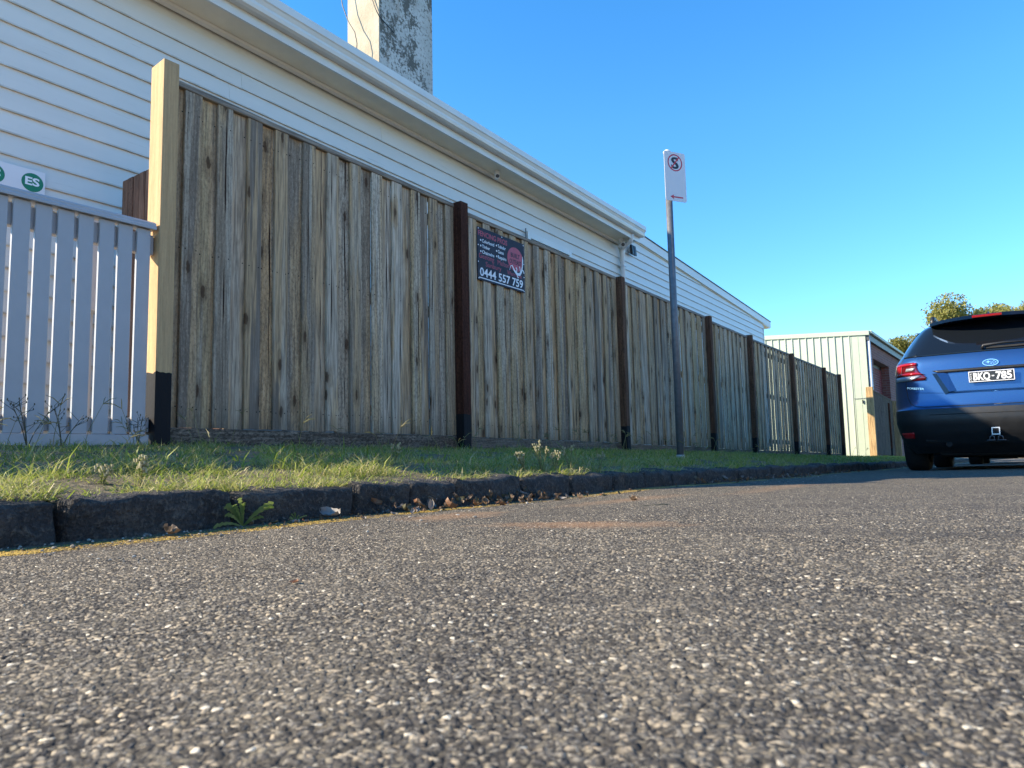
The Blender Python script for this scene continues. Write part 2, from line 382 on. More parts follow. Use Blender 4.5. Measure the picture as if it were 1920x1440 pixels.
def bluestone():
    t = NT('dark_bluestone'); c = t.random_offset(t.coord())
    n = t.noise(c, 9, 6, .65); n2 = t.noise(c, 60, 4, .7)
    col = t.ramp(n, [(.3, (.026,.024,.023)), (.55, (.052,.046,.042)), (.72, (.12,.098,.075))])
    col = t.mix(t.ramp(n2, [(.50, 0.), (.66, .75)]), col, (.15, .13, .105))
    col = t.mix(t.ramp(t.noise(c, 140, 3, .7), [(.38, .6), (.5, 0.)]), col, (.012, .011, .011))
    t.set(Base_Color=col, Roughness=.92); t.bump(t.math('ADD', t.math('MULTIPLY', n, 1.4), t.math('ADD', t.math('MULTIPLY', n2, .9), t.math('MULTIPLY', t.noise(c, 24, 3), 1.))), 1., .02); return t.m
M_STONE = bluestone()
def soil(name, a, b, cc, s=1):
    t = NT(name); c = t.coord(); n = t.noise(c, 2.5*s, 6, .7); n2 = t.noise(c, 40*s, 4, .7)
    col = t.ramp(n, [(.35, a), (.65, b)]); col = t.mix(t.ramp(n2, [(.45, 0.), (.7, .8)]), col, cc)
    t.set(Base_Color=col, Roughness=.95); t.bump(n2, .7, .02); return t.m
M_SOIL = soil('thatchy_soil', (.075,.06,.032), (.16,.12,.065), (.26,.20,.12))
M_LAND = soil('dry_grassland', (.06,.07,.03), (.10,.095,.045), (.12,.10,.06), .2)
M_YARD = soil('pale_gravel_yard', (.33,.30,.25), (.42,.38,.32), (.26,.23,.19))

def grass_mat():
    t = NT('grass_blades'); a = t.new('ShaderNodeAttribute', attribute_name='tint').outputs['Fac']
    h = t.new('ShaderNodeAttribute', attribute_name='along').outputs['Fac']
    col = t.ramp(a, [(0, (.035,.10,.014)), (.22, (.075,.15,.02)), (.42, (.20,.26,.035)), (.62, (.36,.38,.07)), (.80, (.48,.40,.17)), (1, (.54,.43,.26))])
    col = t.mix(t.math('MULTIPLY', h, .35), col, (.30, .33, .09))
    t.set(Base_Color=col, Roughness=.55); t.b.inputs['Specular IOR Level'].default_value = .3
    tr = t.new('ShaderNodeBsdfTranslucent'); t.val(tr.inputs['Color'], t.mix(.5, col, (.30, .42, .05)))
    mx = t.new('ShaderNodeMixShader'); mx.inputs[0].default_value = .38
    t.link(t.b.outputs[0], mx.inputs[1]); t.link(tr.outputs[0], mx.inputs[2]); t.link(mx.outputs[0], t.out.inputs['Surface'])
    return t.m
M_GRASS = grass_mat()
def leafy(name, c1, c2, trans=.3):
    t = NT(name); c = t.coord(); col = t.ramp(t.noise(c, 30, 3), [(.3, c1), (.7, c2)])
    t.set(Base_Color=col, Roughness=.6)
    tr = t.new('ShaderNodeBsdfTranslucent'); t.val(tr.inputs['Color'], col)
    mx = t.new('ShaderNodeMixShader'); mx.inputs[0].default_value = trans
    t.link(t.b.outputs[0], mx.inputs[1]); t.link(tr.outputs[0], mx.inputs[2]); t.link(mx.outputs[0], t.out.inputs['Surface'])
    return t.m
M_WEED = leafy('weed_leaf', (.10,.17,.03), (.26,.30,.10))
M_BUD = leafy('weed_bud', (.42,.38,.22), (.50,.46,.30))
M_STALK = leafy('weed_stalk', (.16,.17,.06), (.26,.22,.10))
M_TWIG = leafy('dark_twig', (.05,.05,.025), (.09,.08,.04), .1)
M_DRY = leafy('dry_leaf_brown', (.09,.055,.035), (.18,.12,.07), .15)
M_DRY2 = leafy('dry_leaf_grey', (.17,.15,.14), (.25,.225,.20), .1)
M_DRY3 = leafy('dry_leaf_orange', (.17,.07,.03), (.25,.12,.055), .2)
M_CROWN = leafy('eucalypt_foliage', (.16,.17,.04), (.36,.32,.08), .4)
M_BARK = simple('bark', (.12, .09, .07), .9, var=.3, bump=.5, bscale=20, bdist=.02)

def chimney_mat(name, shade):
    t = NT(name); c = t.coord(); x, y, z = t.sep(c)
    n = t.noise(t.mapping(c, (3, 3, 2.1)), 1, 6, .68, .4); f = t.noise(c, 26, 5, .7)
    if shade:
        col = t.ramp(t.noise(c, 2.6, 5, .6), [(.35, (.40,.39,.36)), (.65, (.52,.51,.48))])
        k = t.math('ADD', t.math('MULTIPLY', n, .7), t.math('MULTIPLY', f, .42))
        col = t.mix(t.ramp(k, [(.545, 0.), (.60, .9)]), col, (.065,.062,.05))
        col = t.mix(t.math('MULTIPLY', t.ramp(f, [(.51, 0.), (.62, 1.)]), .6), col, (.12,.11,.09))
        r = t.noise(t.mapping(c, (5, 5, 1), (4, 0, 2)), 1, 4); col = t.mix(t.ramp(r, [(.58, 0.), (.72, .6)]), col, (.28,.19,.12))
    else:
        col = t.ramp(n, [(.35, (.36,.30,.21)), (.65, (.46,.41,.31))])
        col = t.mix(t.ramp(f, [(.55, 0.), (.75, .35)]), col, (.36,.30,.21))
    t.set(Base_Color=col, Roughness=.9); t.bump(f, .6, .015); return t.m
M_CHIM = chimney_mat('flaking_lichened_render', True); M_CHIM2 = chimney_mat('cream_render', False)
M_SHED = simple('pale_green_cladding', (.42, .46, .36), .5, var=.04, scale=2)
M_SHEDT = simple('green_grey_flashing', (.38, .43, .33), .5, var=.05)
def brickm():
    t = NT('red_brickwork'); c = t.coord(); x, y, z = t.sep(c)
    b = t.new('ShaderNodeTexBrick'); t.val(b.inputs['Vector'], t.comb(t.math('ADD', x, y), z, 0))
    b.inputs['Color1'].default_value = (.17,.06,.05,1); b.inputs['Color2'].default_value = (.23,.09,.07,1); b.inputs['Mortar'].default_value = (.22,.18,.16,1)
    b.inputs['Scale'].default_value = 1; b.inputs['Brick Width'].default_value = .24; b.inputs['Row Height'].default_value = .086; b.inputs['Mortar Size'].default_value = .007
    t.set(Base_Color=b.outputs[0], Roughness=.9); t.bump(b.outputs['Fac'], .4, .01).invert = True; return t.m
M_BRICK = brickm()
M_DOORR = simple('maroon_roller_door', (.19, .045, .045), .5, var=.06)
M_FASC = simple('dark_fascia', (.055, .06, .06), .5)
M_CONC = simple('pale_concrete', (.42, .40, .37), .9, var=.15, bump=.4)

# ------------------------------------------------------------------ the ground
def far_z(X, Y): 
    return G(Y) - .35 + np.where(X < 0, 1, 0)*np.clip((np.abs(X)-13)*.02, 0, .35) - np.clip((np.abs(X)-9)*.002, 0, 1.5)
ys_far = np.concatenate([np.linspace(-200, -10, 12), np.linspace(-6, 60, 45), np.linspace(75, 900, 14)])
xs_far = np.concatenate([np.linspace(-600, -20, 10), np.linspace(-12, 14, 14), np.linspace(30, 600, 8)])
tag(put('ground', grid_mesh('ground', xs_far, ys_far, far_z, M_LAND)), kind='structure')

def spaced(a, b, s0, grow, smax):
    out = [a]; s = s0
    while out[-1] < b: out.append(out[-1]+s); s = min(s*grow, smax)
    return out
xs = list(np.arange(-1.83, .55, .0032)); xs += spaced(xs[-1]+.004, 7.2, .005, 1.12, .6)
ys = list(-np.array(spaced(0, 40, .02, 1.35, 4))[::-1][:-1]) + list(np.arange(0, 1.3, .0034)); ys += spaced(ys[-1]+.004, 70, .0040, 1.012, 1.0)
ys += list(np.linspace(ys[-1]+5, 600, 40))
xs = np.array(xs); ys = np.array(ys)
def road_z(X, Y): return R(X, Y) + .004*np.sin(X*2.1+Y*1.3) + .003*np.sin(Y*3.1-X*1.7)
tag(put('road', grid_mesh('road', xs, ys, road_z, M_ASPH)), kind='structure')
lx = np.linspace(-1.735, -1.60, 34); ly = np.array(spaced(.2, 30, .0045, 1.008, .5))
yl = put('yellow_road_line', grid_mesh('yellow_road_line', lx, ly, lambda X, Y: road_z(X, Y)+.0012, M_YEL)); tag(yl, kind='structure')

vx = np.concatenate([np.linspace(-1.90, -3.7, 26), np.linspace(-3.9, -12, 10)])[::-1]
vy = np.concatenate([np.linspace(-40, -1, 14), np.linspace(-.5, 24, 150), np.linspace(25, 120, 30)])
def verge_z(X, Y):
    z = np.where(X > -3.6, V(X, Y), F(Y))
    return z + .008*np.sin(X*9+Y*4.3)*np.sin(Y*6.1-X*3)
tag(put('verge', grid_mesh('verge', vx[vx > -4.0], vy, verge_z, M_SOIL)), kind='structure')
tag(put('yard', grid_mesh('yard', np.linspace(-30, -3.72, 30), np.concatenate([np.linspace(-30, 21, 60)]), lambda X, Y: F(Y)+.02+0*X, M_YARD)), kind='structure')

# kerb of bluestone blocks: the kerb is setting, each block a piece of it
kerb = MB(); kerb.box((-2.02, -3, -.2), (-1.86, -2.9, -.1)); kerb = bpy.data.objects.new('kerb', None); COL.objects.link(kerb); kerb['kind'] = 'structure'
joints = [-2.6, -2.1, -1.55, -1.0, -.55, -.1, .32, .75, 1.18, 1.62, 1.87, 2.12, 2.57, 2.97, 3.4, 3.78, 4.16]
while joints[-1] < 30: joints.append(joints[-1] + random.uniform(.36, .5))
def kerb_stone(y0, y1, sd):
    nx, ny, nz = 5, 17, 9; x0, x1 = -2.03, -1.80; z0 = G((y0+y1)/2) - .10; z1 = G((y0+y1)/2) + KT + random.uniform(-.01, .006)
    bm = bmesh.new(); vs = {}
    L = y1-y0; cx = (x0+x1)/2
    for i in range(nx):
        for j in range(ny):
            for k in range(nz):
                if 0 < i < nx-1 and 0 < j < ny-1 and 0 < k < nz-1: continue
                u, v, w_ = i/(nx-1), j/(ny-1), k/(nz-1)
                p = Vector((lerp(x0, x1, u), lerp(y0+.003, y1-.003, v), lerp(z0, z1, w_)))
                e = (min(u, 1-u) < .01) + (min(v, 1-v) < .01) + (w_ > .99)
                if e >= 2:  # worn arrises
                    c = Vector((cx, (y0+y1)/2, (z0+z1)/2)); p = p + (c-p)*.045
                    if w_ > .99: p.z -= .008
                n = Vector((mnoise.noise(p*9+Vector((sd, 0, 0))), mnoise.noise(p*9+Vector((0, sd, 3))), mnoise.noise(p*7+Vector((sd, 5, 0)))))
                p += n*.017; p += Vector((mnoise.noise(p*31), 0, mnoise.noise(p*27+Vector((9, 9, sd)))))*.009
                if k == 0: p.z = z0
                vs[i, j, k] = bm.verts.new(p)
    def q(a, b, c, d):
        try: bm.faces.new((vs[a], vs[b], vs[c], vs[d]))
        except Exception: pass
    for j in range(ny-1):
        for k in range(nz-1):
            q((nx-1, j, k), (nx-1, j+1, k), (nx-1, j+1, k+1), (nx-1, j, k+1)); q((0, j, k), (0, j, k+1), (0, j+1, k+1), (0, j+1, k))
    for i in range(nx-1):
        for k in range(nz-1):
            q((i, 0, k), (i+1, 0, k), (i+1, 0, k+1), (i, 0, k+1)); q((i, ny-1, k), (i, ny-1, k+1), (i+1, ny-1, k+1), (i+1, ny-1, k))
        for j in range(ny-1): q((i, j, nz-1), (i+1, j, nz-1), (i+1, j+1, nz-1), (i, j+1, nz-1))
    me = bpy.data.meshes.new('kerb_stone'); bm.to_mesh(me); bm.free(); me.materials.append(M_STONE)
    me.polygons.foreach_set('use_smooth', [True]*len(me.polygons))
    return put('kerb_stone', me, kerb)
for i in range(len(joints)-1): kerb_stone(joints[i], joints[i+1], i*3.1)
b = MB()
for k in range(20): b.hexa([(-1.99, 30+k*4, G(30+k*4)-.2), (-1.8, 30+k*4, G(30+k*4)-.2), (-1.8, 34+k*4, G(34+k*4)-.2), (-1.99, 34+k*4, G(34+k*4)-.2),
                     (-1.99, 30+k*4, G(30+k*4)+KT), (-1.8, 30+k*4, G(30+k*4)+KT), (-1.8, 34+k*4, G(34+k*4)+KT), (-1.99, 34+k*4, G(34+k*4)+KT)])
tag(b.build('far_kerb', M_STONE), kind='structure')
# soil fill between kerb stones and verge
xs_f = np.linspace(-2.06, -1.86, 5)
tag(put('kerb_backfill', grid_mesh('kerb_backfill', xs_f, np.linspace(-3, 30, 260), lambda X, Y: G(Y)+KT-.035+.0*X, M_SOIL)), kind='structure')
# opposite side of the road
rx = np.array([7.0, 7.01, 7.15, 7.3, 9, 12, 16])
tag(put('opposite_verge', grid_mesh('opposite_verge', rx, np.linspace(-30, 120, 60), lambda X, Y: G(Y) + np.where(X > 7.005, .05, -.1) + np.clip(X-7.3, 0, 9)*.02, M_LAND)), kind='structure')

# ------------------------------------------------------------------ paling fence
fence = empty('paling_fence', (-3.6, 1.9, .22), 'long weathered timber paling fence with red-brown posts along the verge', 'fence')
FO = Vector(fence.location)
def pal_mesh(i, wd=.1, H=1.75, T=.016):
    b = MB(); e = .0025
    prof = [(-wd/2+e, 0), (wd/2-e, 0), (wd/2, -e), (wd/2, -T), (-wd/2, -T), (-wd/2, -e)]
    zs = [0, H*.33, H*.66, H]; bow = random.uniform(-.003, .003)
    n = len(prof); vs = []; fs = []
    for k, z in enumerate(zs):
        for (y, x) in prof: vs.append((x + bow*math.sin(math.pi*z/H)+random.uniform(-.0005, .0005), y, z))
    for k in range(len(zs)-1):
        for q in range(n): fs.append((k*n+q, k*n+(q+1) % n, (k+1)*n+(q+1) % n, (k+1)*n+q))
    fs += [tuple(range(n-1, -1, -1)), tuple((len(zs)-1)*n+q for q in range(n))]
    b.add(vs, fs); return b.mesh('paling', M_PAL)
PM = [pal_mesh(i) for i in range(6)]
# (y start, y end, top z start, top z end, bottom z start, bottom z end)
BAYS = [(1.915, 4.24, 2.164, 2.108, .332, .308), (4.33, 6.97, 2.086, 2.038, .300, .258), (7.06, 9.62, 2.030, 1.986, .246, .197),
        (9.71, 11.43, 1.957, 1.925, .188, .148), (11.52, 13.88, 1.915, 1.894, .144, .112), (13.97, 16.43, 1.876, 1.850, .100, .058), (16.52, 17.93, 1.822, 1.806, .045, .010)]
for (y0, y1, t0, t1, b0, b1) in BAYS:
    L = y1-y0; npair = max(3, round(L/.192)); pitch = L/npair
    for k in range(npair*2):
        back = k % 2 == 0
        yc = y0 + pitch*(k/2+.25); yc = min(yc, y1-.05) if not back else max(yc, y0+.05)
        yc += random.uniform(-.006, .006); u = (yc-y0)/L
        zb = lerp(b0, b1, u) + random.uniform(-.003, .003); zt = lerp(t0, t1, u) - .004
        o = put('paling', random.choice(PM), fence, Vector((-3.6 + (.0 if back else .021) + random.uniform(-.0012, .0012), yc, zb)) - FO)
        o.scale = (1, random.uniform(.95, 1.0) if not back else 1.22, (zt-zb)/1.75)
        o.rotation_euler = (random.uniform(-.0018, .0018), 0, random.uniform(-.012, .012))
    # capping rail laid on top, plinth board under, rails behind
    b = MB(); c0, c1 = t0-.002, t1-.002
    def P(x, y, z): return Vector((x, y, z))-FO
    b.hexa([P(-3.66, y0-.03, c0), P(-3.572, y0-.03, c0), P(-3.572, y1+.0, c1), P(-3.66, y1+.0, c1), P(-3.66, y0-.03, c0+.034), P(-3.572, y0-.03, c0+.034), P(-3.572, y1+.0, c1+.034), P(-3.66, y1+.0, c1+.034)])
    b.build('capping_rail', M_CAP, fence, bevel=.004)
    b = MB(); b.hexa([P(-3.612, y0-.02, b0-.2), P(-3.576, y0-.02, b0-.2), P(-3.576, y1+.02, b1-.2), P(-3.612, y1+.02, b1-.2), P(-3.612, y0-.02, b0-.003), P(-3.576, y0-.02, b0-.003), P(-3.576, y1+.02, b1-.003), P(-3.612, y1+.02, b1-.003)])
    b.build('plinth_board', M_PLINTH, fence, bevel=.004)
    for zz in (.12, .9, 1.62):
        b = MB(); b.hexa([P(-3.67, y0, b0+zz), P(-3.625, y0, b0+zz), P(-3.625, y1, b1+zz), P(-3.67, y1, b1+zz), P(-3.67, y0, b0+zz+.07), P(-3.625, y0, b0+zz+.07), P(-3.625, y1, b1+zz+.07), P(-3.67, y1, b1+zz+.07)])
        b.build('fence_rail', M_CAP, fence)
def post(x, y, ztop, zg, wy, wx, mat, rnd=.004, slope=0, zb=.25, lean=0, parent=fence, off=FO, zlen=None):
    b = MB(); z0 = -.3
    b.hexa([(-wx, 0, z0), (0, 0, z0), (0, wy, z0), (-wx, wy, z0), (-wx+lean, 0, ztop-zg-slope), (lean, 0, ztop-zg), (lean, wy, ztop-zg), (-wx+lean, wy, ztop-zg-slope)])
    return put('fence_post', b.mesh('fence_post', mat, bevel=rnd, seg=2), parent, Vector((x, y, zg))-off)
p = post(-3.475, 1.835, 2.222, .215, .082, .125, M_POST1, .003, .012); p['label'] = 'pale sawn end post with black painted foot'
for (y, zt, x) in ((4.235, 2.146, -3.50), (6.965, 2.070, -3.505), (9.615, 2.018, -3.505), (11.425, 1.974, -3.505), (13.875, 1.927, -3.505), (16.425, 1.882, -3.505), (17.925, 1.853, -3.505)):
    post(x, y, zt, float(F(y))-.01, .088, .115, M_POSTB if y > 6 else M_POST, .014 if y > 6 else .004)

# ------------------------------------------------------------------ low picket fence at the left
pf = empty('picket_fence', (-3.5, 1.8, .22), 'low pale painted picket fence ending at the pale post on the left', 'fence')
PO = Vector(pf.location)
edges = [1.136, 1.204, 1.225, 1.289, 1.291, 1.358]
slat_y = [(1.291,1.358), (1.380,1.449), (1.469,1.536), (1.560,1.628), (1.648,1.716), (1.736,1.802), (1.204,1.272), (1.116,1.184)]
y = 1.028
while y > -1.2: slat_y.append((y, y+.068)); y -= .089
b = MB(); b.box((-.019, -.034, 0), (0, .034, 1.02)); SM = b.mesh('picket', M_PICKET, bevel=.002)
for (a, c) in slat_y: 
    o = put('picket', SM, pf, Vector((-3.50, (a+c)/2, .288))-PO); o.rotation_euler = (random.uniform(-.002, .002), 0, random.uniform(-.02, .02)); o.scale.y = (c-a)/.068; o.scale.z = 1 if c > .95 else .845  # out-of-view pickets shortened to let sun onto the verge grass
y0p = .93
b = MB()
prof = [(.022, 0), (.022, .012), (.016, .02), (.016, .03), (.005, .04), (-.05, .04), (-.058, .03), (-.058, 0)]
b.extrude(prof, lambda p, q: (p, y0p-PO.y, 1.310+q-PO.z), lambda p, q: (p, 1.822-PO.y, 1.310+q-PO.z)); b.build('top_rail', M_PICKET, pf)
for (nm, x0, x1, z0, z1) in (('upper_rail', -.065, -.021, 1.19, 1.29), ('lower_rail', -.065, -.021, .30, .37), ('base_board', -.028, .006, .12, .286)):
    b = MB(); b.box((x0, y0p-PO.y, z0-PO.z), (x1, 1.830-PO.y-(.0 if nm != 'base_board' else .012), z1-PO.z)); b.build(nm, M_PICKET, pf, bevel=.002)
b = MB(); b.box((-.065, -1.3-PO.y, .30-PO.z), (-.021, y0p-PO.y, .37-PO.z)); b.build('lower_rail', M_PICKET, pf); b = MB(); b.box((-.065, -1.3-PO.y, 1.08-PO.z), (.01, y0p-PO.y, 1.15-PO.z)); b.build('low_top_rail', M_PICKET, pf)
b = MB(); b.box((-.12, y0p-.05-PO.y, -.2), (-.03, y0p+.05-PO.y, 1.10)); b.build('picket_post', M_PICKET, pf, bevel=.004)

# reddish side screen between the house and the fence
sg = empty('side_fence', (-4.2, 2.3, .23), 'short reddish timber paling screen behind the pale end post', 'fence')
b = MB(); b.box((-.033, -.009, 0), (.033, .009, 1.80)); SGM = b.mesh('paling', M_RED, bevel=.002)
for k in range(16):
    x = -4.805 + k*.075
    put('paling', SGM, sg, Vector((x, 2.3 + (0 if k % 2 else .002), .24))-Vector(sg.location))
b = MB(); b.box((-.63, .011, .3), (.55, .05, .38)); b.box((-.63, .011, 1.5), (.55, .05, 1.58)); b.build('rail', M_RED, sg)
wb = MB(); wb.box((-.09, -.05, -.6), (.09, .05, .02)); wb.box((-.10, -.06, .02), (.10, .06, .035))
o = wb.build('utility_box', M_PIPE, bevel=.004); o.location = (-4.86, 2.12, 1.72); tag(o, 'small white box behind the picket fence beside the reddish screen', 'box')
bb = MB(); bb.box((-4.87, 2.10, .2), (-4.85, 2.14, 1.12)); 
o2 = bb.build('box_stand', M_PIPE, o); o2.location = -Vector(o.location)

# ------------------------------------------------------------------ house (local u = along the wall, v = outwards)
HK = -.033; HA = math.atan(HK)
house = empty('weatherboard_house', (-5.3, 4.0, .15), 'white weatherboard house with deep eaves gutter behind the paling fence', 'house')
house.rotation_euler = (0, 0, -HA)   # local +Y runs along the wall away from the camera, local +X is outwards
HZ = .15
EXP = .1472; Z0 = 2.143 - 13*EXP
def board(u0, u1, z, parent=house, mat=M_BOARD):
    b = MB(); prof = [(.002, .0), (.024, -.004), (.024, .004), (.006, EXP+.012), (.0, EXP+.012)]
    b.extrude(prof, lambda p, q: (p, 0, q), lambda p, q: (p, u1-u0, q))
    o = put('weatherboard', b.mesh('weatherboard', mat), parent, (random.uniform(-.001, .001), u0, z-HZ+random.uniform(-.0015, .0015))); o.rotation_euler = (random.uniform(-.0004, .0004), 0, 0); return o
U_FRONT, U_END, U_REAR = -2.5, 6.98, 16.05   # world Y about -.45, 10.98, 20.05
lens_ = [4.2, 4.8, 3.9, 5.1]
mcache = {}
def boards(u0, u1, z):
    # each run is made of a few lengths with tight butt joints
    u = u0; first = True
    while u < u1-.05:
        L = random.choice(lens_) if not first else random.uniform(1.8, 4.6); first = False
        L = min(L, u1-u)
        if u1-u-L < .6: L = u1-u
        board(u+.0008, u+L-.0008, z); u += L
nb = 0
for k in range(0, 25):
    z = Z0 + k*EXP
    if z + EXP < 3.74: boards(U_FRONT, U_END-.02, z)
def rake_z(u): return 4.10 - (u-7.7)*(.345/9.0)   # top of rake
for k in range(0, 27):
    z = Z0 + k*EXP
    if z > 3.95: continue
    ue = U_REAR
    if z + EXP > rake_z(U_REAR)-.16: ue = min(U_REAR, 7.7 + (4.10-.16-z-EXP*.5)/(.345/9.0) + .6)
    if ue > U_END+.5: boards(U_END+.03, ue, z)
b = MB()   # core of the walls
b.box((-9, U_FRONT+.02, Z0-HZ-.1), (-.002, U_END, 3.72-HZ)); b.box((-1.2, U_END+.001, Z0-HZ-.1), (-.004, U_REAR-.01, 3.60-HZ))
b.build('wall', M_TRIM, house)
b = MB(); b.box((-1.1, U_FRONT+.1, .0), (-.03, U_REAR-.1, Z0-HZ-.001)); b.build('stump_skirting', M_FASC, house)
b = MB(); b.box((-.002, U_END-.05, Z0-HZ), (.03, U_END+.03, 3.72-HZ)); b.build('corner_stop', M_TRIM, house, bevel=.003)
b = MB(); b.box((-.04, U_REAR-.012, Z0-HZ), (.03, U_REAR+.03, 3.55-HZ)); b.build('corner_stop', M_TRIM, house, bevel=.003)
b = MB(); b.box((-.04, U_FRONT-.03, Z0-HZ), (.03, U_FRONT-.001, 3.71-HZ)); b.build('corner_stop', M_TRIM, house, bevel=.003)
# front gable wall boards (seen only from elsewhere)
b = MB(); prof = [(.002, .0), (.024, -.004), (.024, .004), (.006, EXP+.012), (.0, EXP+.012)]
b.extrude(prof, lambda p, q: (-9, -p, q), lambda p, q: (-.04, -p, q)); FB = b.mesh('weatherboard', M_BOARD)
for k in range(0, 24): put('weatherboard', FB, house, (0, U_FRONT+.019, Z0+k*EXP-HZ))
# eaves: soffit, fascia, bed mould, gutter
E0, E1 = U_FRONT-.5, U_END+.02
def run(name, prof, mat, u0=E0, u1=E1):
    b = MB(); b.extrude(prof, lambda p, q: (p, u0, q-HZ), lambda p, q: (p, u1, q-HZ)); return b.build(name, mat, house)
run('soffit', [(-.05, 3.722), (.338, 3.722), (.338, 3.737), (-.05, 3.737)], M_SOFFIT)
run('bed_mould', [(.026, 3.690), (.036, 3.686), (.062, 3.7), (.072, 3.7195), (.026, 3.7195)], M_TRIM)
run('fascia', [(.340, 3.692), (.362, 3.692), (.362, 3.87), (.340, 3.87)], M_TRIM)
gp = [(.364, 3.775), (.425, 3.770), (.452, 3.782), (.462, 3.81), (.460, 3.835), (.476, 3.865), (.487, 3.875), (.487, 3.945), (.476, 3.949), (.476, 3.945), (.480, 3.94), (.480, 3.882),
      (.468, 3.87), (.452, 3.838), (.454, 3.812), (.445, 3.79), (.425, 3.779), (.370, 3.783), (.370, 3.93), (.364, 3.93)]
g = run('gutter', gp, M_TRIM); 
b = MB()
for uu_ in (E0, E1): b.add([(p, uu_, q-HZ) for p, q in [(.364, 3.775), (.425, 3.770), (.452, 3.782), (.462, 3.81), (.460, 3.835), (.476, 3.865), (.487, 3.875), (.487, 3.945), (.364, 3.93)]], [tuple(range(9))])
b.build('gutter_end', M_TRIM, house)
# hipped corrugated roof
rz = 3.945; pit = math.tan(math.radians(24))
b = MB(); x0, x1 = .43, -9.4; u0, u1 = E0-.03, E1-.0; hw = (x0-x1)/2; apex = rz+hw*pit
b.add([(x0, u0, rz-HZ), (x0, u1, rz-HZ), (x1, u1, rz-HZ), (x1, u0, rz-HZ), ((x0+x1)/2, u0+hw, apex-HZ), ((x0+x1)/2, u1-hw, apex-HZ)],
      [(0,1,5,4), (1,2,5), (2,3,4,5), (3,0,4), (0,3,2,1)]); b.build('roof', M_ROOF, house)
# rear skillion: rake board, capping and roof sheet
ua, ub = U_END+.05, 16.72
def rk(name, x0, x1, dz0, dz1, mat, uend=ub, bev=0):
    b = MB(); za, zb = rake_z(ua)-HZ, rake_z(uend)-HZ
    b.hexa([(x0, ua, za+dz0), (x1, ua, za+dz0), (x1, uend, zb+dz0), (x0, uend, zb+dz0), (x0, ua, za+dz1), (x1, ua, za+dz1), (x1, uend, zb+dz1), (x0, uend, zb+dz1)])
    return b.build(name, mat, house, bevel=bev)
rk('rake_board', .034, .058, -.175, -.012, M_BOARD, bev=.002)
rk('rake_capping', .022, .075, -.010, .006, M_FASC)
rk('roof_sheet', -1.25, .020, -.04, -.012, M_ROOF)
rk('eave_lining', -.3, .030, -.19, -.176, M_SOFFIT)
# window behind the fence top
wn0, wn1, wzt = 3.93, 5.16, 3.19
win = MB(); 
win.box((.024, wn0, 1.9-HZ), (.055, wn0+.075, wzt-HZ)); win.box((.024, wn1-.075, 1.9-HZ), (.055, wn1, wzt-HZ)); win.box((.024, wn0+.075, wzt-.085-HZ), (.055, wn1-.075, wzt-HZ)); win.box((.024, wn0-.02, 1.85-HZ), (.075, wn1+.02, 1.9-HZ))
wf = win.build('window', M_TRIM, house, bevel=.003)
b = MB()
for dz, x in ((.10, .045), (.135, .038)): b.box((.026, wn0+.08, wzt-dz-.028-HZ), (x, wn1-.08, wzt-dz-HZ))
b.box((.026, wn0+.08, 1.905-HZ), (.038, wn0+.13, wzt-.17-HZ)); b.box((.026, wn1-.13, 1.905-HZ), (.038, wn1-.08, wzt-.17-HZ)); b.box((.026, wn0+.14, 2.5-HZ), (.037, wn1-.14, 2.54-HZ))
b.build('sash', M_TRIM, wf, bevel=.002)
b = MB(); b.box((.0245, wn0+.132, 1.91-HZ), (.029, wn1-.132, wzt-.165-HZ)); b.build('pane', M_GLASS, wf)
b = MB(); b.tube([(.05, wn0-.045, 2.6-HZ), (.05, wn0-.045, 3.215-HZ)], .009, 8); b.build('thin_pipe', M_GALV, house)
# downpipe at the junction
b = MB(); b.tube([(.36, U_END-.30, 3.775-HZ), (.33, U_END-.28, 3.66-HZ), (.12, U_END-.12, 3.63-HZ), (.085, U_END-.10, 3.56-HZ), (.085, U_END-.10, .2)], .042, 14)
b.build('downpipe', M_PIPE, house, smooth=True)
b = MB()
for zz in (3.3, 2.2): b.box((.03, U_END-.155, zz-HZ), (.132, U_END-.045, zz+.025-HZ))
b.build('pipe_bracket', M_PIPE, house)

def ws(u, v, z):   # house local to world
    return house_mat @ Vector((v, u, z-HZ))
house_mat = Matrix.Translation(house.location) @ Matrix.Rotation(-HA, 4, 'Z')
def on_house(o, u, v, z): o.location = ws(u, v, z); o.rotation_euler = (0, 0, -HA); return o
# two small cameras under the eaves, a flood light on the rear wall
def eave_cam(u, z, lab, s=1):
    t_ = empty('security_camera', (0, 0, 0), lab, 'camera', 'security cameras under the eaves'); on_house(t_, u, .16, z)
    b = MB(); b.tube([(0, 0, .04*s), (0, 0, .0)], [.035*s, .035*s], 14); b.build('base', M_PIPE, t_, smooth=False)
    b = MB(); b.tube([(-.03*s, .03*s, -.02*s), (.045*s, -.05*s, -.045*s)], [.033*s, .030*s], 14); b.build('camera_body', M_PIPE, t_)
    b = MB(); b.tube([(.045*s, -.05*s, -.045*s), (.050*s, -.0555*s, -.0468*s)], [.024*s, .022*s], 14); b.build('lens', M_BLACK, t_)
eave_cam(3.06, 3.68, 'small pale camera under the middle of the long eaves'); eave_cam(U_END-.28, 3.665, 'larger camera with dark lens under the eaves end above the downpipe', 1.35)
fl = empty('flood_light', (0, 0, 0), 'dark flood light on a pale bracket on the rear weatherboard wall', 'light'); on_house(fl, U_END+.32, .03, 3.70)
b = MB(); b.box((0, -.05, -.05), (.04, .05, .05)); b.build('bracket', M_PIPE, fl, bevel=.004)
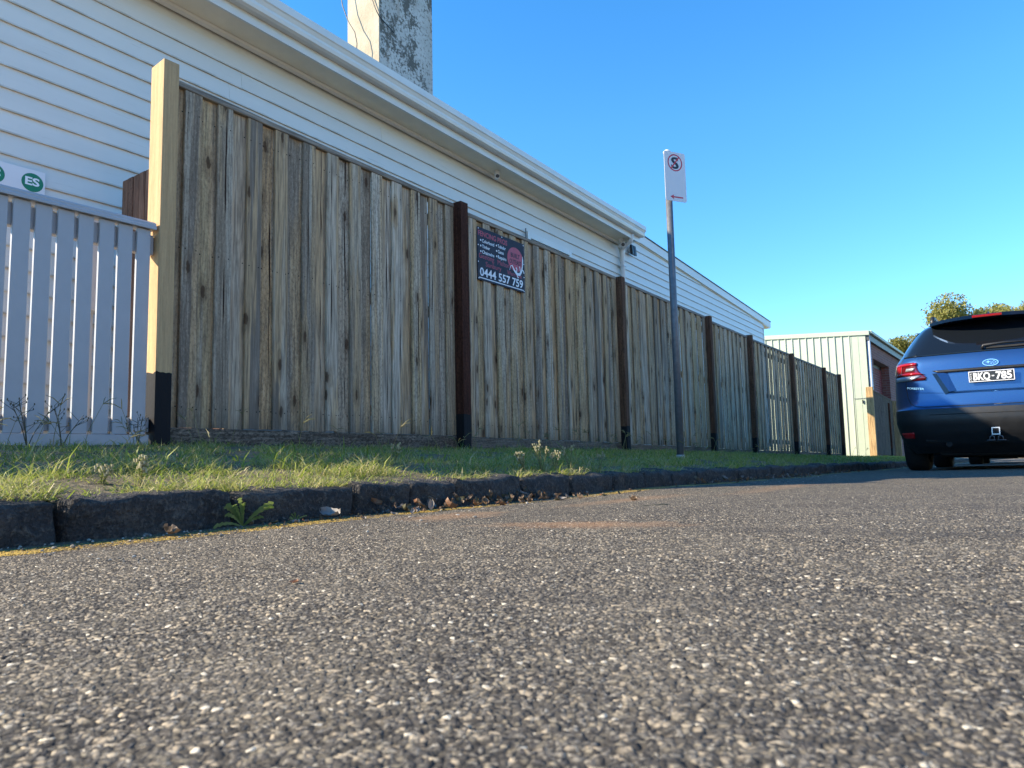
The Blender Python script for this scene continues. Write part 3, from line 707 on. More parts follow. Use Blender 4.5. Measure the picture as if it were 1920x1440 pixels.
for dy in (-.045, .055):
    b = MB(); b.hexa([(.05, dy-.04, -.10), (.10, dy-.04, -.115), (.10, dy+.04, -.115), (.05, dy+.04, -.10), (.045, dy-.04, .07), (.085, dy-.04, .065), (.085, dy+.04, .065), (.045, dy+.04, .07)])
    b.build('lamp_head', M_BLACK, fl, bevel=.006)
b = MB(); b.tube([(.02, .09, .05), (.05, .06, .02), (.07, .05, 0)], .006, 6); b.build('arm', M_PIPE, fl)

# chimney
ch = empty('chimney', (-5.9, 5.68, 3.6), 'tall rendered chimney with flaking lichened face rising above the gutter', 'chimney')
b = MB(); b.box((-.56, 0, 0), (0, .94, 3.6)); me = b.mesh('shaft', [M_CHIM, M_CHIM2], bevel=.008)
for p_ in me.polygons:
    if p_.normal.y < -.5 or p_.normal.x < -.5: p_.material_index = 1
put('shaft', me, ch)
b = MB(); b.box((-.62, -.06, 3.6), (.06, 1.0, 3.75)); b.box((-.58, -.02, 3.75), (.02, .96, 3.83)); b.build('chimney_cap', M_CHIM2, ch, bevel=.01)
b = MB()
pts = [(-6.52,5.56,6.4), (-6.457,5.56,5.855), (-6.408,5.56,5.628), (-6.303,5.56,5.382), (-6.19,5.56,5.204), (-6.153,5.56,5.056), (-6.16,5.56,4.943), (-6.2,5.56,4.7)]
o = bpy.data.objects.new; b.tube(pts, .006, 6)
o = b.build('cable', M_BLACK, None, smooth=True); tag(o, 'thin dark cable drooping past the sunlit side of the chimney', 'cable', 'cables at the chimney')
b = MB(); b.tube([(-6.10,5.655,6.2), (-6.06,5.655,5.85), (-6.002,5.655,5.613), (-5.939,5.655,5.453), (-5.885,5.665,5.34), (-5.88,5.9,5.25)], .006, 6)
o = b.build('cable', M_BLACK, None, smooth=True); tag(o, 'short dark cable wrapping the upper front corner of the chimney', 'cable', 'cables at the chimney')

# ------------------------------------------------------------------ text helper
def text_mesh(s, size, mat, ext=.0006, bold=0, width=None):
    cu = bpy.data.curves.new('t', 'FONT'); cu.body = s; cu.size = size; cu.extrude = ext; cu.align_x = 'LEFT'; cu.align_y = 'BOTTOM_BASELINE' if False else 'TOP_BASELINE' if False else cu.align_y
    cu.offset = bold; cu.resolution_u = 3
    to = bpy.data.objects.new('t', cu); COL.objects.link(to)
    bpy.context.view_layer.update()
    me = bpy.data.meshes.new_from_object(to.evaluated_get(bpy.context.evaluated_depsgraph_get()))
    bpy.data.objects.remove(to); bpy.data.curves.remove(cu)
    n = len(me.vertices); co = np.empty(n*3, np.float32); me.vertices.foreach_get('co', co); co = co.reshape(-1, 3)
    co[:, 0] -= co[:, 0].min()
    if width: co[:, 0] *= width/co[:, 0].max()
    me.vertices.foreach_set('co', co.ravel()); me.materials.clear(); me.materials.append(mat); me.update()
    return me
def flat_poly(pts, mat, name, ext=.0006):   # pts in the sign plane (x right, y up), thin slab
    b = MB(); n = len(pts); b.add([(x, y, 0) for x, y in pts]+[(x, y, ext) for x, y in pts], [tuple(range(n, 2*n)), tuple(range(n-1, -1, -1))]+[(k, (k+1) % n, n+(k+1) % n, n+k) for k in range(n)])
    return b.mesh(name, mat)
def ellipse(cx, cy, rx, ry, n=40): return [(cx+rx*math.cos(2*math.pi*k/n), cy+ry*math.sin(2*math.pi*k/n)) for k in range(n)]
def ring_mesh(cx, cy, rx, ry, w_, mat, name, n=48, ext=.0006):
    b = MB(); o_ = ellipse(cx, cy, rx, ry, n); i_ = ellipse(cx, cy, rx-w_, ry-w_, n)
    b.add([(x, y, ext) for x, y in o_]+[(x, y, ext) for x, y in i_], [(k, (k+1) % n, n+(k+1) % n, n+k) for k in range(n)])
    return b.mesh(name, mat)
def stroke(pts, ws_, mat, name, ext=.0006, z=0):   # variable-width flat ribbon
    L = []; Rr = []
    for i, p in enumerate(pts):
        a = Vector(pts[max(i-1, 0)]); c = Vector(pts[min(i+1, len(pts)-1)]); d = (c-a).normalized(); n = Vector((-d.y, d.x))
        w_ = ws_[i] if isinstance(ws_, (list, tuple)) else ws_
        L.append(Vector(p)+n*w_/2); Rr.append(Vector(p)-n*w_/2)
    b = MB(); m_ = len(pts); b.add([(p.x, p.y, ext) for p in L]+[(p.x, p.y, ext) for p in Rr], [(i, i+1, m_+i+1, m_+i) for i in range(m_-1)])
    return b.mesh(name, mat)
def in_plane(parent, me, name, x, y, z=.0, sc=None, rot=0):
    o = put(name, me, parent, (x, y, z)); 
    if rot: o.rotation_euler = (0, 0, rot)
    return o
def plane_frame(o, origin, xdir, normal):
    xd = Vector(xdir).normalized(); nn = Vector(normal).normalized(); yd = nn.cross(xd)
    m_ = Matrix((xd, yd, nn)).transposed().to_4x4(); m_.translation = Vector(origin); o.matrix_world = m_

# fencing contractor's sign screwed to the palings
fs_ = empty('fencing_sign', (0, 0, 0), 'dark navy fencing contractor sign with red lettering and phone number on the palings', 'sign')
plane_frame(fs_, (-3.576, 4.525, 1.585), (0, 1, -.004), (1, 0, 0)); W, H = .675, .445
b = MB(); b.box((0, 0, 0), (W, H, .004)); b.build('sign_panel', M_NAVY, fs_, bevel=.001)
Z = .0042
def T(s, x, y, size, mat, width, bold=0, rot=0, name='lettering'): return in_plane(fs_, text_mesh(s, size, mat, .0003, bold, width), name, x, y, Z, rot=rot)
T('FENCING PROS', .012, H-.072, .062, M_REDS, .405, .0012)
for i, (s, wd) in enumerate((('Colorbond', .165), ('Timber', .105), ('Chainwire', .165))):
    in_plane(fs_, flat_poly(ellipse(0, 0, .008, .008, 12), M_WHT_P, 'bullet', .0006), 'bullet', .045, H-.108-i*.047, Z); T(s, .064, H-.122-i*.047, .040, M_WHT_P, wd, .0006)
for i, (s, wd) in enumerate((('Tubular', .115), ('Gates', .085), ('Repairs', .120))):
    in_plane(fs_, flat_poly(ellipse(0, 0, .008, .008, 12), M_WHT_P, 'bullet', .0006), 'bullet', .262, H-.105-i*.047, Z); T(s, .280, H-.118-i*.047, .040, M_WHT_P, wd, .0006)
T('Geelong', .020, .186, .062, M_REDS, .205); T('Melton', .275, .178, .062, M_REDS, .165)
T('Sunbury', .110, .128, .058, M_REDS, .215); T('Werribee', .410, .120, .058, M_REDS, .215)
T('0444 557 759', .030, .038, .098, M_WHT_P, .615, .0018)
in_plane(fs_, flat_poly([(.02, .016), (W-.02, .016), (W-.02, .024), (.02, .024)], M_WHT_P, 'underline', .0005), 'underline', 0, 0, Z)
in_plane(fs_, flat_poly(ellipse(.535, .275, .118, .108, 40), M_REDS, 'badge_disc', .0003), 'badge_disc', 0, 0, Z)
in_plane(fs_, text_mesh('BUILT', .055, M_NAVY, .0003, .001, .135), 'lettering', .468, .290, Z+.0005); in_plane(fs_, text_mesh('OUTEAST', .055, M_NAVY, .0003, .001, .175), 'lettering', .448, .232, Z+.0005)
me = stroke([(.445, .165), (.462, .205), (.485, .212), (.515, .175), (.555, .150), (.595, .152), (.625, .185), (.640, .235), (.646, .29), (.643, .325)], [.004, .007, .010, .018, .026, .026, .020, .014, .016, .003], M_WHT_P, 'white_creature_emblem')
in_plane(fs_, me, 'white_creature_emblem', 0, 0, Z+.001)
for pts in ([(.545, .158), (.555, .195), (.54, .205)], [(.61, .17), (.600, .215), (.595, .225)], [(.565, .15), (.56, .128), (.575, .118)], [(.632, .205), (.655, .195), (.664, .175)]):
    in_plane(fs_, stroke(pts, [.012, .009, .014], M_WHT_P, 'emblem_limb'), 'emblem_limb', 0, 0, Z+.0012)
for (x, y) in ((.014, H-.014), (.34, H-.014), (W-.014, H-.014), (.010, .29), (.010, .15), (W-.012, .26), (W-.012, .14), (.014, .012), (W-.014, .012)):
    in_plane(fs_, flat_poly(ellipse(0, 0, .0055, .0055, 10), M_WHT_P, 'screw', .002), 'screw', x, y, Z)

# small board with green ovals on the house wall
es = empty('wall_board', (0, 0, 0), 'white board with green ovals lettered ES on the wall above the picket rail', 'sign')
plane_frame(es, (-5.19, .60, 1.895), (0, 1, 0), (1, 0, 0))
b = MB(); b.box((0, 0, 0), (1.36, .185, .004)); b.build('board_panel', M_WHITE, es, bevel=.001)
def mk_oval(xc):
    in_plane(es, flat_poly(ellipse(0, 0, .064, .062, 36), M_GRN_P, 'green_oval', .0008), 'green_oval', xc, .098, .0042)
    in_plane(es, text_mesh('ES', .072, M_WHT_P, .0004, .0022, .084), 'lettering', xc-.043, .080, .0052)
    in_plane(es, text_mesh('ES', .03, M_WHT_P, .0004, .0008, .03), 'lettering', xc-.015, .044, .0052) if False else None
mk_oval(1.285); mk_oval(1.064)

# ------------------------------------------------------------------ no stopping sign on its pole
pole_z = float(V(-2.45, 5.85))
sp_ = empty('no_stopping_sign', (-2.45, 5.85, pole_z), 'grey steel pole with white no stopping sign standing in the verge', 'street sign')
b = MB(); b.tube([(0, 0, -.3), (0, 0, 2.79-pole_z)], .030, 20); b.build('pole', M_GALV, sp_, smooth=True)
b = MB(); b.tube([(0, 0, 2.79-pole_z), (0, 0, 2.805-pole_z), (0, 0, 2.82-pole_z)], [.034, .034, .02], 16); b.build('pole_cap', M_PIPE, sp_)
b = MB(); b.tube([(0, 0, -.1), (0, 0, .03)], [.05, .036], 14); b.build('footing', M_CONC, sp_)
D = Vector((.5045, .863, 0)); N = Vector((.863, -.5045, 0))
pn = bpy.data.objects.new('sign_panel', None); COL.objects.link(pn); pn.parent = sp_
xd = D; m_ = Matrix((xd, Vector((0, 0, 1)), N)).transposed().to_4x4(); m_.translation = N*.036 - D*.062 + Vector((0, 0, 2.345-pole_z)); 
bpy.data.objects.remove(pn)
b = MB(); w2, h2, rc_ = .225, .45, .018
def rrect(w_, h_, r_, n=5, ox=0, oy=0):
    pts = []
    for cx, cy, a0 in ((w_-r_, r_, -90), (w_-r_, h_-r_, 0), (r_, h_-r_, 90), (r_, r_, 180)):
        for k in range(n+1): a = math.radians(a0+90*k/n); pts.append((ox+cx+r_*math.cos(a), oy+cy+r_*math.sin(a)))
    return pts
me = flat_poly(rrect(w2, h2, rc_), M_WHITE, 'sign_panel', .003); so = put('sign_panel', me, sp_); so.matrix_local = m_
def sgn(me, name, x, y, z=.0034, rot=0):
    o = put(name, me, so, (x, y, z)); o.rotation_euler = (0, 0, rot); return o
sgn(ring_mesh(0, 0, .078, .078, .011, M_RED_P, 'red_ring'), 'red_ring', .113, .352)
sgn(text_mesh('S', .145, M_BLK_P, .0003, .004, .082), 'lettering', .072, .300, .0036)
sgn(flat_poly([(-.074, -.006), (.074, -.006), (.074, .006), (-.074, .006)], M_RED_P, 'red_slash', .0005), 'red_slash', .113, .352, .0044, math.radians(52))
sgn(flat_poly([(.05, .036), (.09, .058), (.082, .042), (.185, .042), (.185, .030), (.082, .030), (.09, .014)], M_RED_P, 'red_arrow', .0005), 'red_arrow', 0, .002)
b = MB(); b.box((w2/2-.07, h2*.2, -.008), (w2/2+.02, h2*.2+.03, -.001)); b.build('bracket', M_GALV, so); b = MB(); b.box((w2/2-.07, h2*.8, -.008), (w2/2+.02, h2*.8+.03, -.001)); b.build('bracket', M_GALV, so)

# ------------------------------------------------------------------ green shed / brick garage
SY = 24.0; SX = -3.92
shed = empty('green_shed', (SX, SY, float(F(SY))), 'pale green corrugated shed wall with brick roller door side beyond the fence end', 'shed')
SO = Vector(shed.location); zb = float(F(SY))-.06
def sz(x): return 3.69 + (SX-x)*.062
pw = .212; x = SX-.42; PNS = []
while x > -9.6:
    b = MB(); z0, z1 = zb-SO.z, sz(x-pw/2)-.13-SO.z; xl, xr = -pw+.0, 0
    prof = [(0, 0), (-.012, 0), (-.024, -.030), (-.052, -.030), (-.064, 0), (-pw, 0), (-pw, .01), (0, .01)]
    b.extrude(prof, lambda p, q: (p, q, z0), lambda p, q: (p, q, z1+.03 if False else z1))
    put('cladding_panel', b.mesh('cladding_panel', M_SHED), shed, (x-SX, 0, 0)); x -= pw
b = MB(); b.box((-.42, -.006, zb-SO.z), (0, .02, sz(SX)-.12-SO.z)); b.build('corner_flashing', M_SHEDT, shed)
b = MB(); b.box((-.43, -.014, zb-SO.z), (-.40, .005, sz(SX)-.14-SO.z)); b.box((-.22, -.012, zb-SO.z), (-.205, .005, sz(SX)-.14-SO.z)); b.build('flashing_fold', M_SHEDT, shed)
b = MB(); b.hexa([(-5.6, -.05, sz(SX-5.6)-.14-SO.z), (.12, -.05, sz(SX)-.14-SO.z), (.12, .02, sz(SX)-.14-SO.z), (-5.6, .02, sz(SX-5.6)-.14-SO.z),
                  (-5.6, -.05, sz(SX-5.6)-SO.z), (.12, -.05, sz(SX)-SO.z), (.12, .02, sz(SX)-SO.z), (-5.6, .02, sz(SX-5.6)-SO.z)]); b.build('barge_capping', M_SHEDT, shed, bevel=.006)
b = MB(); b.box((-5.6, .05, zb-SO.z), (-.27, 7.5, 3.5-SO.z)); b.build('wall_core', M_FASC, shed)
b = MB(); b.hexa([(-5.6, .021, sz(SX-5.6)-.03-SO.z), (.10, .021, sz(SX)-.03-SO.z), (.10, 7.8, sz(SX)-.03-SO.z), (-5.6, 7.8, sz(SX-5.6)-.03-SO.z),
                  (-5.6, .021, sz(SX-5.6)-SO.z-.005), (.10, .021, sz(SX)-SO.z-.005), (.10, 7.8, sz(SX)-SO.z-.005), (-5.6, 7.8, sz(SX-5.6)-SO.z-.005)]); b.build('roof', M_ROOF, shed)
b = MB(); b.box((.101, -.0, 3.595-SO.z), (.19, 7.8, 3.69-SO.z)); b.build('gutter', M_SHEDT, shed, bevel=.01)
b = MB(); b.box((.0, .021, 3.40-SO.z), (.10, 7.8, 3.585-SO.z)); b.build('fascia', M_FASC, shed)
b = MB(); b.box((-.05, .021, zb-SO.z), (.0, 1.1, 3.40-SO.z)); b.box((-.25, 4.2, zb-SO.z), (.0, 7.5, 3.40-SO.z)); b.box((-.25, 1.1, 2.95-SO.z), (.0, 4.2, 3.40-SO.z)); b.build('brick_wall', M_BRICK, shed)
b = MB()
for k in range(39): z = zb-SO.z+k*.078; b.add([(-.26, 1.1, z), (-.26, 4.2, z), (-.235, 4.2, z+.039), (-.235, 1.1, z+.039), (-.26, 4.2, z+.078), (-.26, 1.1, z+.078)], [(0,1,2,3), (3,2,4,5)])
o = b.build('roller_door', M_DOORR, shed)
b = MB(); b.tube([(.06, .10, zb-SO.z), (.06, .10, 3.59-SO.z)], .055, 12); b.build('downpipe', M_PIPE, shed, smooth=True)
b = MB(); b.box((-.5, -.05, zb-SO.z-.02), (.05, -.0062, zb-SO.z+.05)); b.build('base_strip', M_CONC, shed)
# gate latch on the flashing
lt = empty('gate_latch', (SX-.17, SY-.02, 1.53), 'small black gate latch on the shed corner beside the new post', 'latch')
b = MB(); b.box((-.03, -.03, -.05), (.0, 0, .05)); b.build('catch', M_BLACK, lt); b = MB(); b.box((-.25, -.012, .10), (.12, -.004, .112)); b.build('bolt_rod', M_GALV, lt)

# newer side fence in front of the garage
nf = empty('driveway_fence', (-3.7, 23.0, float(F(23.0))), 'short newer brown paling fence with sunlit orange posts beside the shed', 'fence')
NO = Vector(nf.location)
def npost(x, y, zt, w_=.17): b = MB(); zg = float(F(y)); b.box((-w_/2, -.05, -.1), (w_/2, .05, zt-zg)); put('fence_post', b.mesh('fence_post', M_POST2, bevel=.006), nf, Vector((x, y, zg))-NO)
npost(-3.76, 23.1, 1.90, .19); npost(-3.82, 25.4, 1.74, .14); npost(-3.66, 27.0, 1.67, .23)
b = MB(); b.box((-.02, -.05, -.1), (.05, .05, 1.74)); put('dark_post', b.mesh('dark_post', M_POST, bevel=.004), nf, Vector((-3.72, 26.0, float(F(26.0))))-NO)
b = MB(); b.box((-.008, -.048, 0), (.008, .048, 1.0)); NM = b.mesh('paling', M_NEW, bevel=.002)
k = 0; y = 23.25
while y < 26.9:
    zg = float(F(y)); zt = lerp(1.80, 1.65, (y-23.25)/3.7)
    o = put('paling', NM, nf, Vector((-3.74+(.016 if k % 2 else 0), y, zg+.06))-NO); o.scale.z = zt-zg-.06; y += .088; k += 1
b = MB(); b.hexa([Vector(p_)-NO for p_ in [(-3.77, 23.2, 1.802), (-3.70, 23.2, 1.802), (-3.70, 26.9, 1.652), (-3.77, 26.9, 1.652), (-3.77, 23.2, 1.83), (-3.70, 23.2, 1.83), (-3.70, 26.9, 1.68), (-3.77, 26.9, 1.68)]]); b.build('capping_rail', M_NEW, nf)

# ------------------------------------------------------------------ car
paint = NT('metallic_blue_paint'); c = paint.coord()
fl_ = paint.voro(c, 900).outputs['Color']
paint.set(Base_Color=paint.mix(.08, (.007, .066, .205), paint.mix(.5, fl_, (.05, .25, .6)), 'MIX'), Metallic=.75, Roughness=.34)
paint.b.inputs['Coat Weight'].default_value = 1; paint.b.inputs['Coat Roughness'].default_value = .03
paint.bump(paint.noise(c, 260, 2), .02, .0005)
M_PAINT = paint.m
M_CLAD = simple('black_bumper_plastic', (.012, .0125, .014), .5, var=.15, bump=.15, bscale=300, bdist=.0008)
M_TINT = NT('tinted_glass').set(Base_Color=(.006, .008, .011), Roughness=.04)
M_TAIL = NT('red_lamp_lens').set(Base_Color=(.28, .008, .012), Roughness=.08); M_TAIL.node_tree.nodes['Principled BSDF'].inputs['Coat Weight'].default_value = 1
M_TAILD = NT('deep_red_lamp_lens').set(Base_Color=(.09, .004, .006), Roughness=.1); M_TAILD.node_tree.nodes['Principled BSDF'].inputs['Coat Weight'].default_value = 1
M_CLEAR = NT('clear_lamp_lens').set(Base_Color=(.34, .36, .38), Roughness=.15, Metallic=.4)
M_CHROME = NT('chrome').set(Base_Color=(.75, .76, .78), Roughness=.12, Metallic=1.0)
M_REFL = NT('red_reflector').set(Base_Color=(.42, .01, .015), Roughness=.25)
M_PLATE = simple('black_plate', (.02, .02, .022), .4)
M_UNDER = simple('underbody_black', (.010, .010, .010), .9)
M_ALLOY = simple('alloy_wheel', (.35, .36, .38), .3, metal=.8)

# levels: height, half width, rear setback, front extent, corner radius
LV = [(.18, .74, .26, 4.30, .22), (.27, .82, .13, 4.46, .26), (.38, .86, .05, 4.56, .28), (.46, .875, .015, 4.60, .28), (.50, .88, .0, 4.61, .27), (.56, .88, .0, 4.62, .27), (.60, .88, .004, 4.62, .27),
      (.625, .88, .012, 4.61, .27), (.64, .882, .045, 4.60, .26), (.70, .882, .060, 4.60, .26), (.80, .88, .068, 4.58, .26), (.90, .876, .072, 4.55, .25), (1.00, .868, .078, 4.42, .24), (1.04, .864, .08, 4.15, .24),
      (1.08, .858, .085, 3.75, .23), (1.12, .85, .095, 3.50, .22), (1.17, .82, .12, 3.40, .21), (1.20, .80, .15, 3.36, .2), (1.28, .765, .22, 3.2, .2), (1.36, .725, .295, 3.02, .2), (1.44, .68, .37, 2.82, .2), (1.50, .64, .43, 2.66, .19), (1.54, .60, .48, 2.5, .18), (1.575, .52, .56, 2.3, .17), (1.60, .36, .75, 2.0, .15)]
LA = np.array(LV)
def lev(h): return [float(np.interp(h, LA[:, 0], LA[:, i])) for i in range(1, 5)]
def rear_y(x, h):
    w_, r_, f_, c_ = lev(h); ax = min(abs(x), w_*.9995); e = max(0, ax-(w_-c_))
    return r_ + c_*(1-math.sqrt(max(0, 1-(e/c_)**2))) + .05*(ax/w_)**2
def ring(h, n=14):
    w_, r_, f_, c_ = lev(h); pts = []
    for k in range(n): x = -(w_-c_)*(1-2*k/(n-1)) if False else lerp(0, w_-c_, k/(n-1)); pts.append((x, rear_y(x, h)))
    for k in range(1, 9): a = math.pi/2*k/9; x = w_-c_+c_*math.sin(a); pts.append((x, rear_y(x, h)))
    ys_ = r_+c_+.05
    for k in range(0, 45): pts.append((w_, lerp(ys_, f_-.5, k/44)))
    for k in range(1, 9): a = math.pi/2*k/8; pts.append((w_*.55+w_*.45*math.cos(a), f_-.5+.5*math.sin(a)))
    for k in range(1, 5): pts.append((w_*.55*(1-k/4), f_))
    return pts
HS = []
for i in range(len(LV)-1):
    a, c_ = LV[i][0], LV[i+1][0]; m2 = max(1, int(round((c_-a)/.03)))
    HS += [lerp(a, c_, k/m2) for k in range(m2)]
HS.append(LV[-1][0])
car = empty('parked_car', (-.28, 8.30, float(R(-.28, 9.2))), 'blue sport utility car parked at the right with its tailgate to the camera', 'car')
car.rotation_euler = (-.0148, 0, 0)
WH = [(.95,), (3.62,)]; WR = .345
def arch(y, h): return any((y-wy[0])**2+(h-WR)**2 < .40**2 for wy in WH)
rings = [ring(h) for h in HS]; n = len(rings[0])
body = MB(); clad = MB()
for sgn_ in (-1, 1):
    for i in range(len(HS)-1):
        hm = (HS[i]+HS[i+1])/2
        for k in range(n-1):
            q = [(sgn_*rings[i][k][0], rings[i][k][1], HS[i]), (sgn_*rings[i][k+1][0], rings[i][k+1][1], HS[i]), (sgn_*rings[i+1][k+1][0], rings[i+1][k+1][1], HS[i+1]), (sgn_*rings[i+1][k][0], rings[i+1][k][1], HS[i+1])]
            ym = sum(p_[1] for p_ in q)/4; xm = abs(sum(p_[0] for p_ in q)/4); 
            if xm > .6 and arch(ym, hm): continue
            # black plastic lower parts: bumper centre and sills
            black = hm < .50 or (hm < .628 and ym < .5)
            if .3 < ym < 4.2: black = hm < .42 or any((ym-wy[0])**2+(hm-WR)**2 < .455**2 for wy in WH)
            (clad if black else body).add(q, [(0, 1, 2, 3) if sgn_ > 0 else (3, 2, 1, 0)])
def weld(b, name, mat, smooth=True):
    me = b.mesh(name, mat); bm = bmesh.new(); bm.from_mesh(me); bmesh.ops.remove_doubles(bm, verts=bm.verts, dist=.0008); bmesh.ops.recalc_face_normals(bm, faces=bm.faces); bm.to_mesh(me); bm.free()
    me.polygons.foreach_set('use_smooth', [smooth]*len(me.polygons)); return put(name, me, car)
# roof lid
top = rings[-1]; lid = [(x, y, HS[-1]) for x, y in top]+[(-x, y, HS[-1]) for x, y in top[::-1]]
for k in range(n-1): body.add([(top[k][0], top[k][1], HS[-1]), (top[k+1][0], top[k+1][1], HS[-1]), (-top[k+1][0], top[k+1][1], HS[-1]), (-top[k][0], top[k][1], HS[-1])], [(0,1,2,3)])
weld(body, 'body', M_PAINT); weld(clad, 'bumper', M_CLAD)
b = MB(); b.box((-.62, .36, .19), (.62, 4.2, .50)); b.box((-.5, .9, .135), (.5, 1.02, .25)); b.box((-.12, .8, .12), (.14, 1.12, .3)); b.box((-.86, 1.42, .30), (.86, 3.15, .48)); b.box((-.60, .12, .30), (.60, .35, .6)); b.build('underbody', M_UNDER, car)
b = MB(); b.tube([(-.5, .34, .25), (.45, .34, .25)], .10, 12); b.tube([(-.40, .1, .27), (-.40, .35, .27)], .028, 10); b.box((-.6, .93, .24), (.6, .99, .30)); b.box((-.68, .55, .22), (-.60, 1.1, .27)); b.box((.60, .55, .22), (.68, 1.1, .27)); b.build('suspension', M_UNDER, car)
b = MB(); b.tube([(.30, .10, .285), (.30, .30, .285)], .030, 12); b.build('exhaust_tip', M_GALV, car)

def patch(name, mat, rows, nx=16, off=.006, thick=None, parent=car, smooth=True):
    """rows: list of (h, xl, xr); skin conforming to the rear surface, standing off by off"""
    hs_ = []
    for i in range(len(rows)-1):
        m2 = max(1, int(abs(rows[i+1][0]-rows[i][0])/.02))
        for k in range(m2): t_ = k/m2; hs_.append(tuple(lerp(rows[i][j], rows[i+1][j], t_) for j in range(3)))
    hs_.append(rows[-1]); vs = []; fs = []
    for (h, xl, xr) in hs_:
        for k in range(nx+1): x = lerp(xl, xr, k/nx); vs.append((x, rear_y(x, h)-off, h))
    for i in range(len(hs_)-1):
        for k in range(nx): a = i*(nx+1)+k; fs.append((a, a+1, a+nx+2, a+nx+1))
    # closed rim going inwards
    N0 = len(vs); rim = [k for k in range(nx+1)] + [(i+1)*(nx+1)+nx for i in range(len(hs_)-1)] + [(len(hs_)-1)*(nx+1)+k for k in range(nx-1, -1, -1)] + [i*(nx+1) for i in range(len(hs_)-2, 0, -1)]
    for r_ in rim: x, y, z = vs[r_]; vs.append((x, y+off+.012, z))
    for k in range(len(rim)): fs.append((rim[k], rim[(k+1) % len(rim)], N0+(k+1) % len(rim), N0+k))
    b = MB(); b.add(vs, fs); me = b.mesh(name, mat); o = put(name, me, parent)
    for p_ in me.polygons[:(len(hs_)-1)*nx]: p_.use_smooth = smooth
    return o
# rear window, with the black band that frames it
patch('rear_window', M_TINT, [(1.175, -.765, .765), (1.20, -.760, .760), (1.30, -.712, .712), (1.42, -.655, .655), (1.50, -.60, .60), (1.545, -.54, .54)], 30, .004)
# side windows
for s in (-1, 1):
    b = MB()
    for (ya, yb, yc, yd) in ((.42, 1.30, .62, 1.24), (1.36, 2.22, 1.36, 2.20), (2.28, 3.25, 2.28, 2.70)):
        for k in range(6):
            h0, h1 = lerp(1.15, 1.50, k/6), lerp(1.15, 1.50, (k+1)/6); w0, w1 = lev(h0)[0]+.004, lev(h1)[0]+.004
            b.add([(s*w0, lerp(ya, yc, k/6), h0), (s*w0, lerp(yb, yd, k/6), h0), (s*w1, lerp(yb, yd, (k+1)/6), h1), (s*w1, lerp(ya, yc, (k+1)/6), h1)], [(0,1,2,3)])
    b.build('side_window', M_TINT, car)
b = MB(); 
for k in range(8):
    h0, h1 = lerp(1.14, 1.53, k/8), lerp(1.14, 1.53, (k+1)/8); f0, f1 = lev(h0)[2]+.006, lev(h1)[2]+.006; w0, w1 = lev(h0)[0]*.52, lev(h1)[0]*.52
    b.add([(-w0, f0, h0), (w0, f0, h0), (w1, f1, h1), (-w1, f1, h1)], [(0,1,2,3)])
b.build('windscreen', M_TINT, car)
# roof spoiler with high brake light
sp = MB(); ns = 16; vs = []
for k in range(ns+1):
    x = lerp(-.515, .515, k/ns); c_ = (abs(x)/.515)**3
    vs += [(x, .20+.18*c_, 1.560-.015*c_), (x, .22+.18*c_, 1.530-.010*c_), (x, .50+.08*c_, 1.545-.02*c_), (x, .62+.1*c_, 1.605-.05*c_)]
fs = []
for k in range(ns):
    for j in range(4): fs.append((k*4+j, k*4+(j+1) % 4, (k+1)*4+(j+1) % 4, (k+1)*4+j))
fs += [(0,1,2,3), tuple(ns*4+j for j in (3,2,1,0))]
sp.add(vs, fs); spo = sp.build('roof_spoiler', M_PAINT, car)
b = MB(); b.hexa([(-.125, .194, 1.530), (.125, .194, 1.530), (.125, .24, 1.530), (-.125, .24, 1.530), (-.125, .188, 1.552), (.125, .188, 1.552), (.125, .24, 1.552), (-.125, .24, 1.552)]); b.build('high_brake_light', M_TAIL, spo, bevel=.003)
# shark fin, roof rails
b = MB(); b.hexa([(-.02, .72, 1.60), (.02, .72, 1.60), (.02, .98, 1.61), (-.02, .98, 1.61), (-.006, .70, 1.665), (.006, .70, 1.665), (.003, .80, 1.66), (-.003, .80, 1.66)]); b.build('antenna_fin', M_PAINT, car, bevel=.004)
for s in (-1, 1):
    b = MB(); b.tube([(s*.50, .52, 1.56), (s*.50, .58, 1.635), (s*.50, .75, 1.655), (s*.50, 2.0, 1.665), (s*.49, 2.3, 1.60)], [.022, .02, .016, .016, .02], 10); b.build('roof_rail', M_BLACK, car, smooth=True)
# tail lamps: red C with clear reversing strip
for s in (-1, 1):
    def pr(nm, mat, rows, nx=8, off=.012): 
        return patch(nm, mat, [(h, s*a, s*c_) if s < 0 else (h, s*c_ if False else s*c_, s*a) for h, a, c_ in rows], nx, off, parent=tl) if tl is not None else None
    tl = None
    rows = [(.925, .853, .56), (.955, .853, .55), (.995, .853, .60), (1.04, .850, .63), (1.095, .845, .64), (1.12, .82, .66)]
    rows = [(h, -a, -c_) if s < 0 else (h, c_, a) for h, a, c_ in rows]
    tl = patch('tail_light', M_TAILD, rows, 12, .010)
    pr('red_arm', M_TAIL, [(1.085, .838, .635), (1.112, .832, .635)], 10, .017); pr('red_arm', M_TAIL, [(.985, .852, .565), (1.01, .850, .635)], 10, .017); pr('red_arm', M_TAIL, [(.985, .852, .79), (1.112, .835, .77)], 5, .0165)
    pr('clear_lens', M_CLEAR, [(.928, .852, .70), (.948, .852, .65), (.975, .852, .60)], 8, .017); pr('reflector_pocket', M_CLEAR, [(1.03, .745, .665), (1.06, .735, .65)], 5, .014)
# lower bumper reflectors
for s in (-1, 1):
    r_ = [(.335, .80, .70), (.395, .83, .70)]
    patch('bumper_reflector', M_REFL, [(h, -a, -c_) if s < 0 else (h, c_, a) for h, a, c_ in r_], 6, .012)
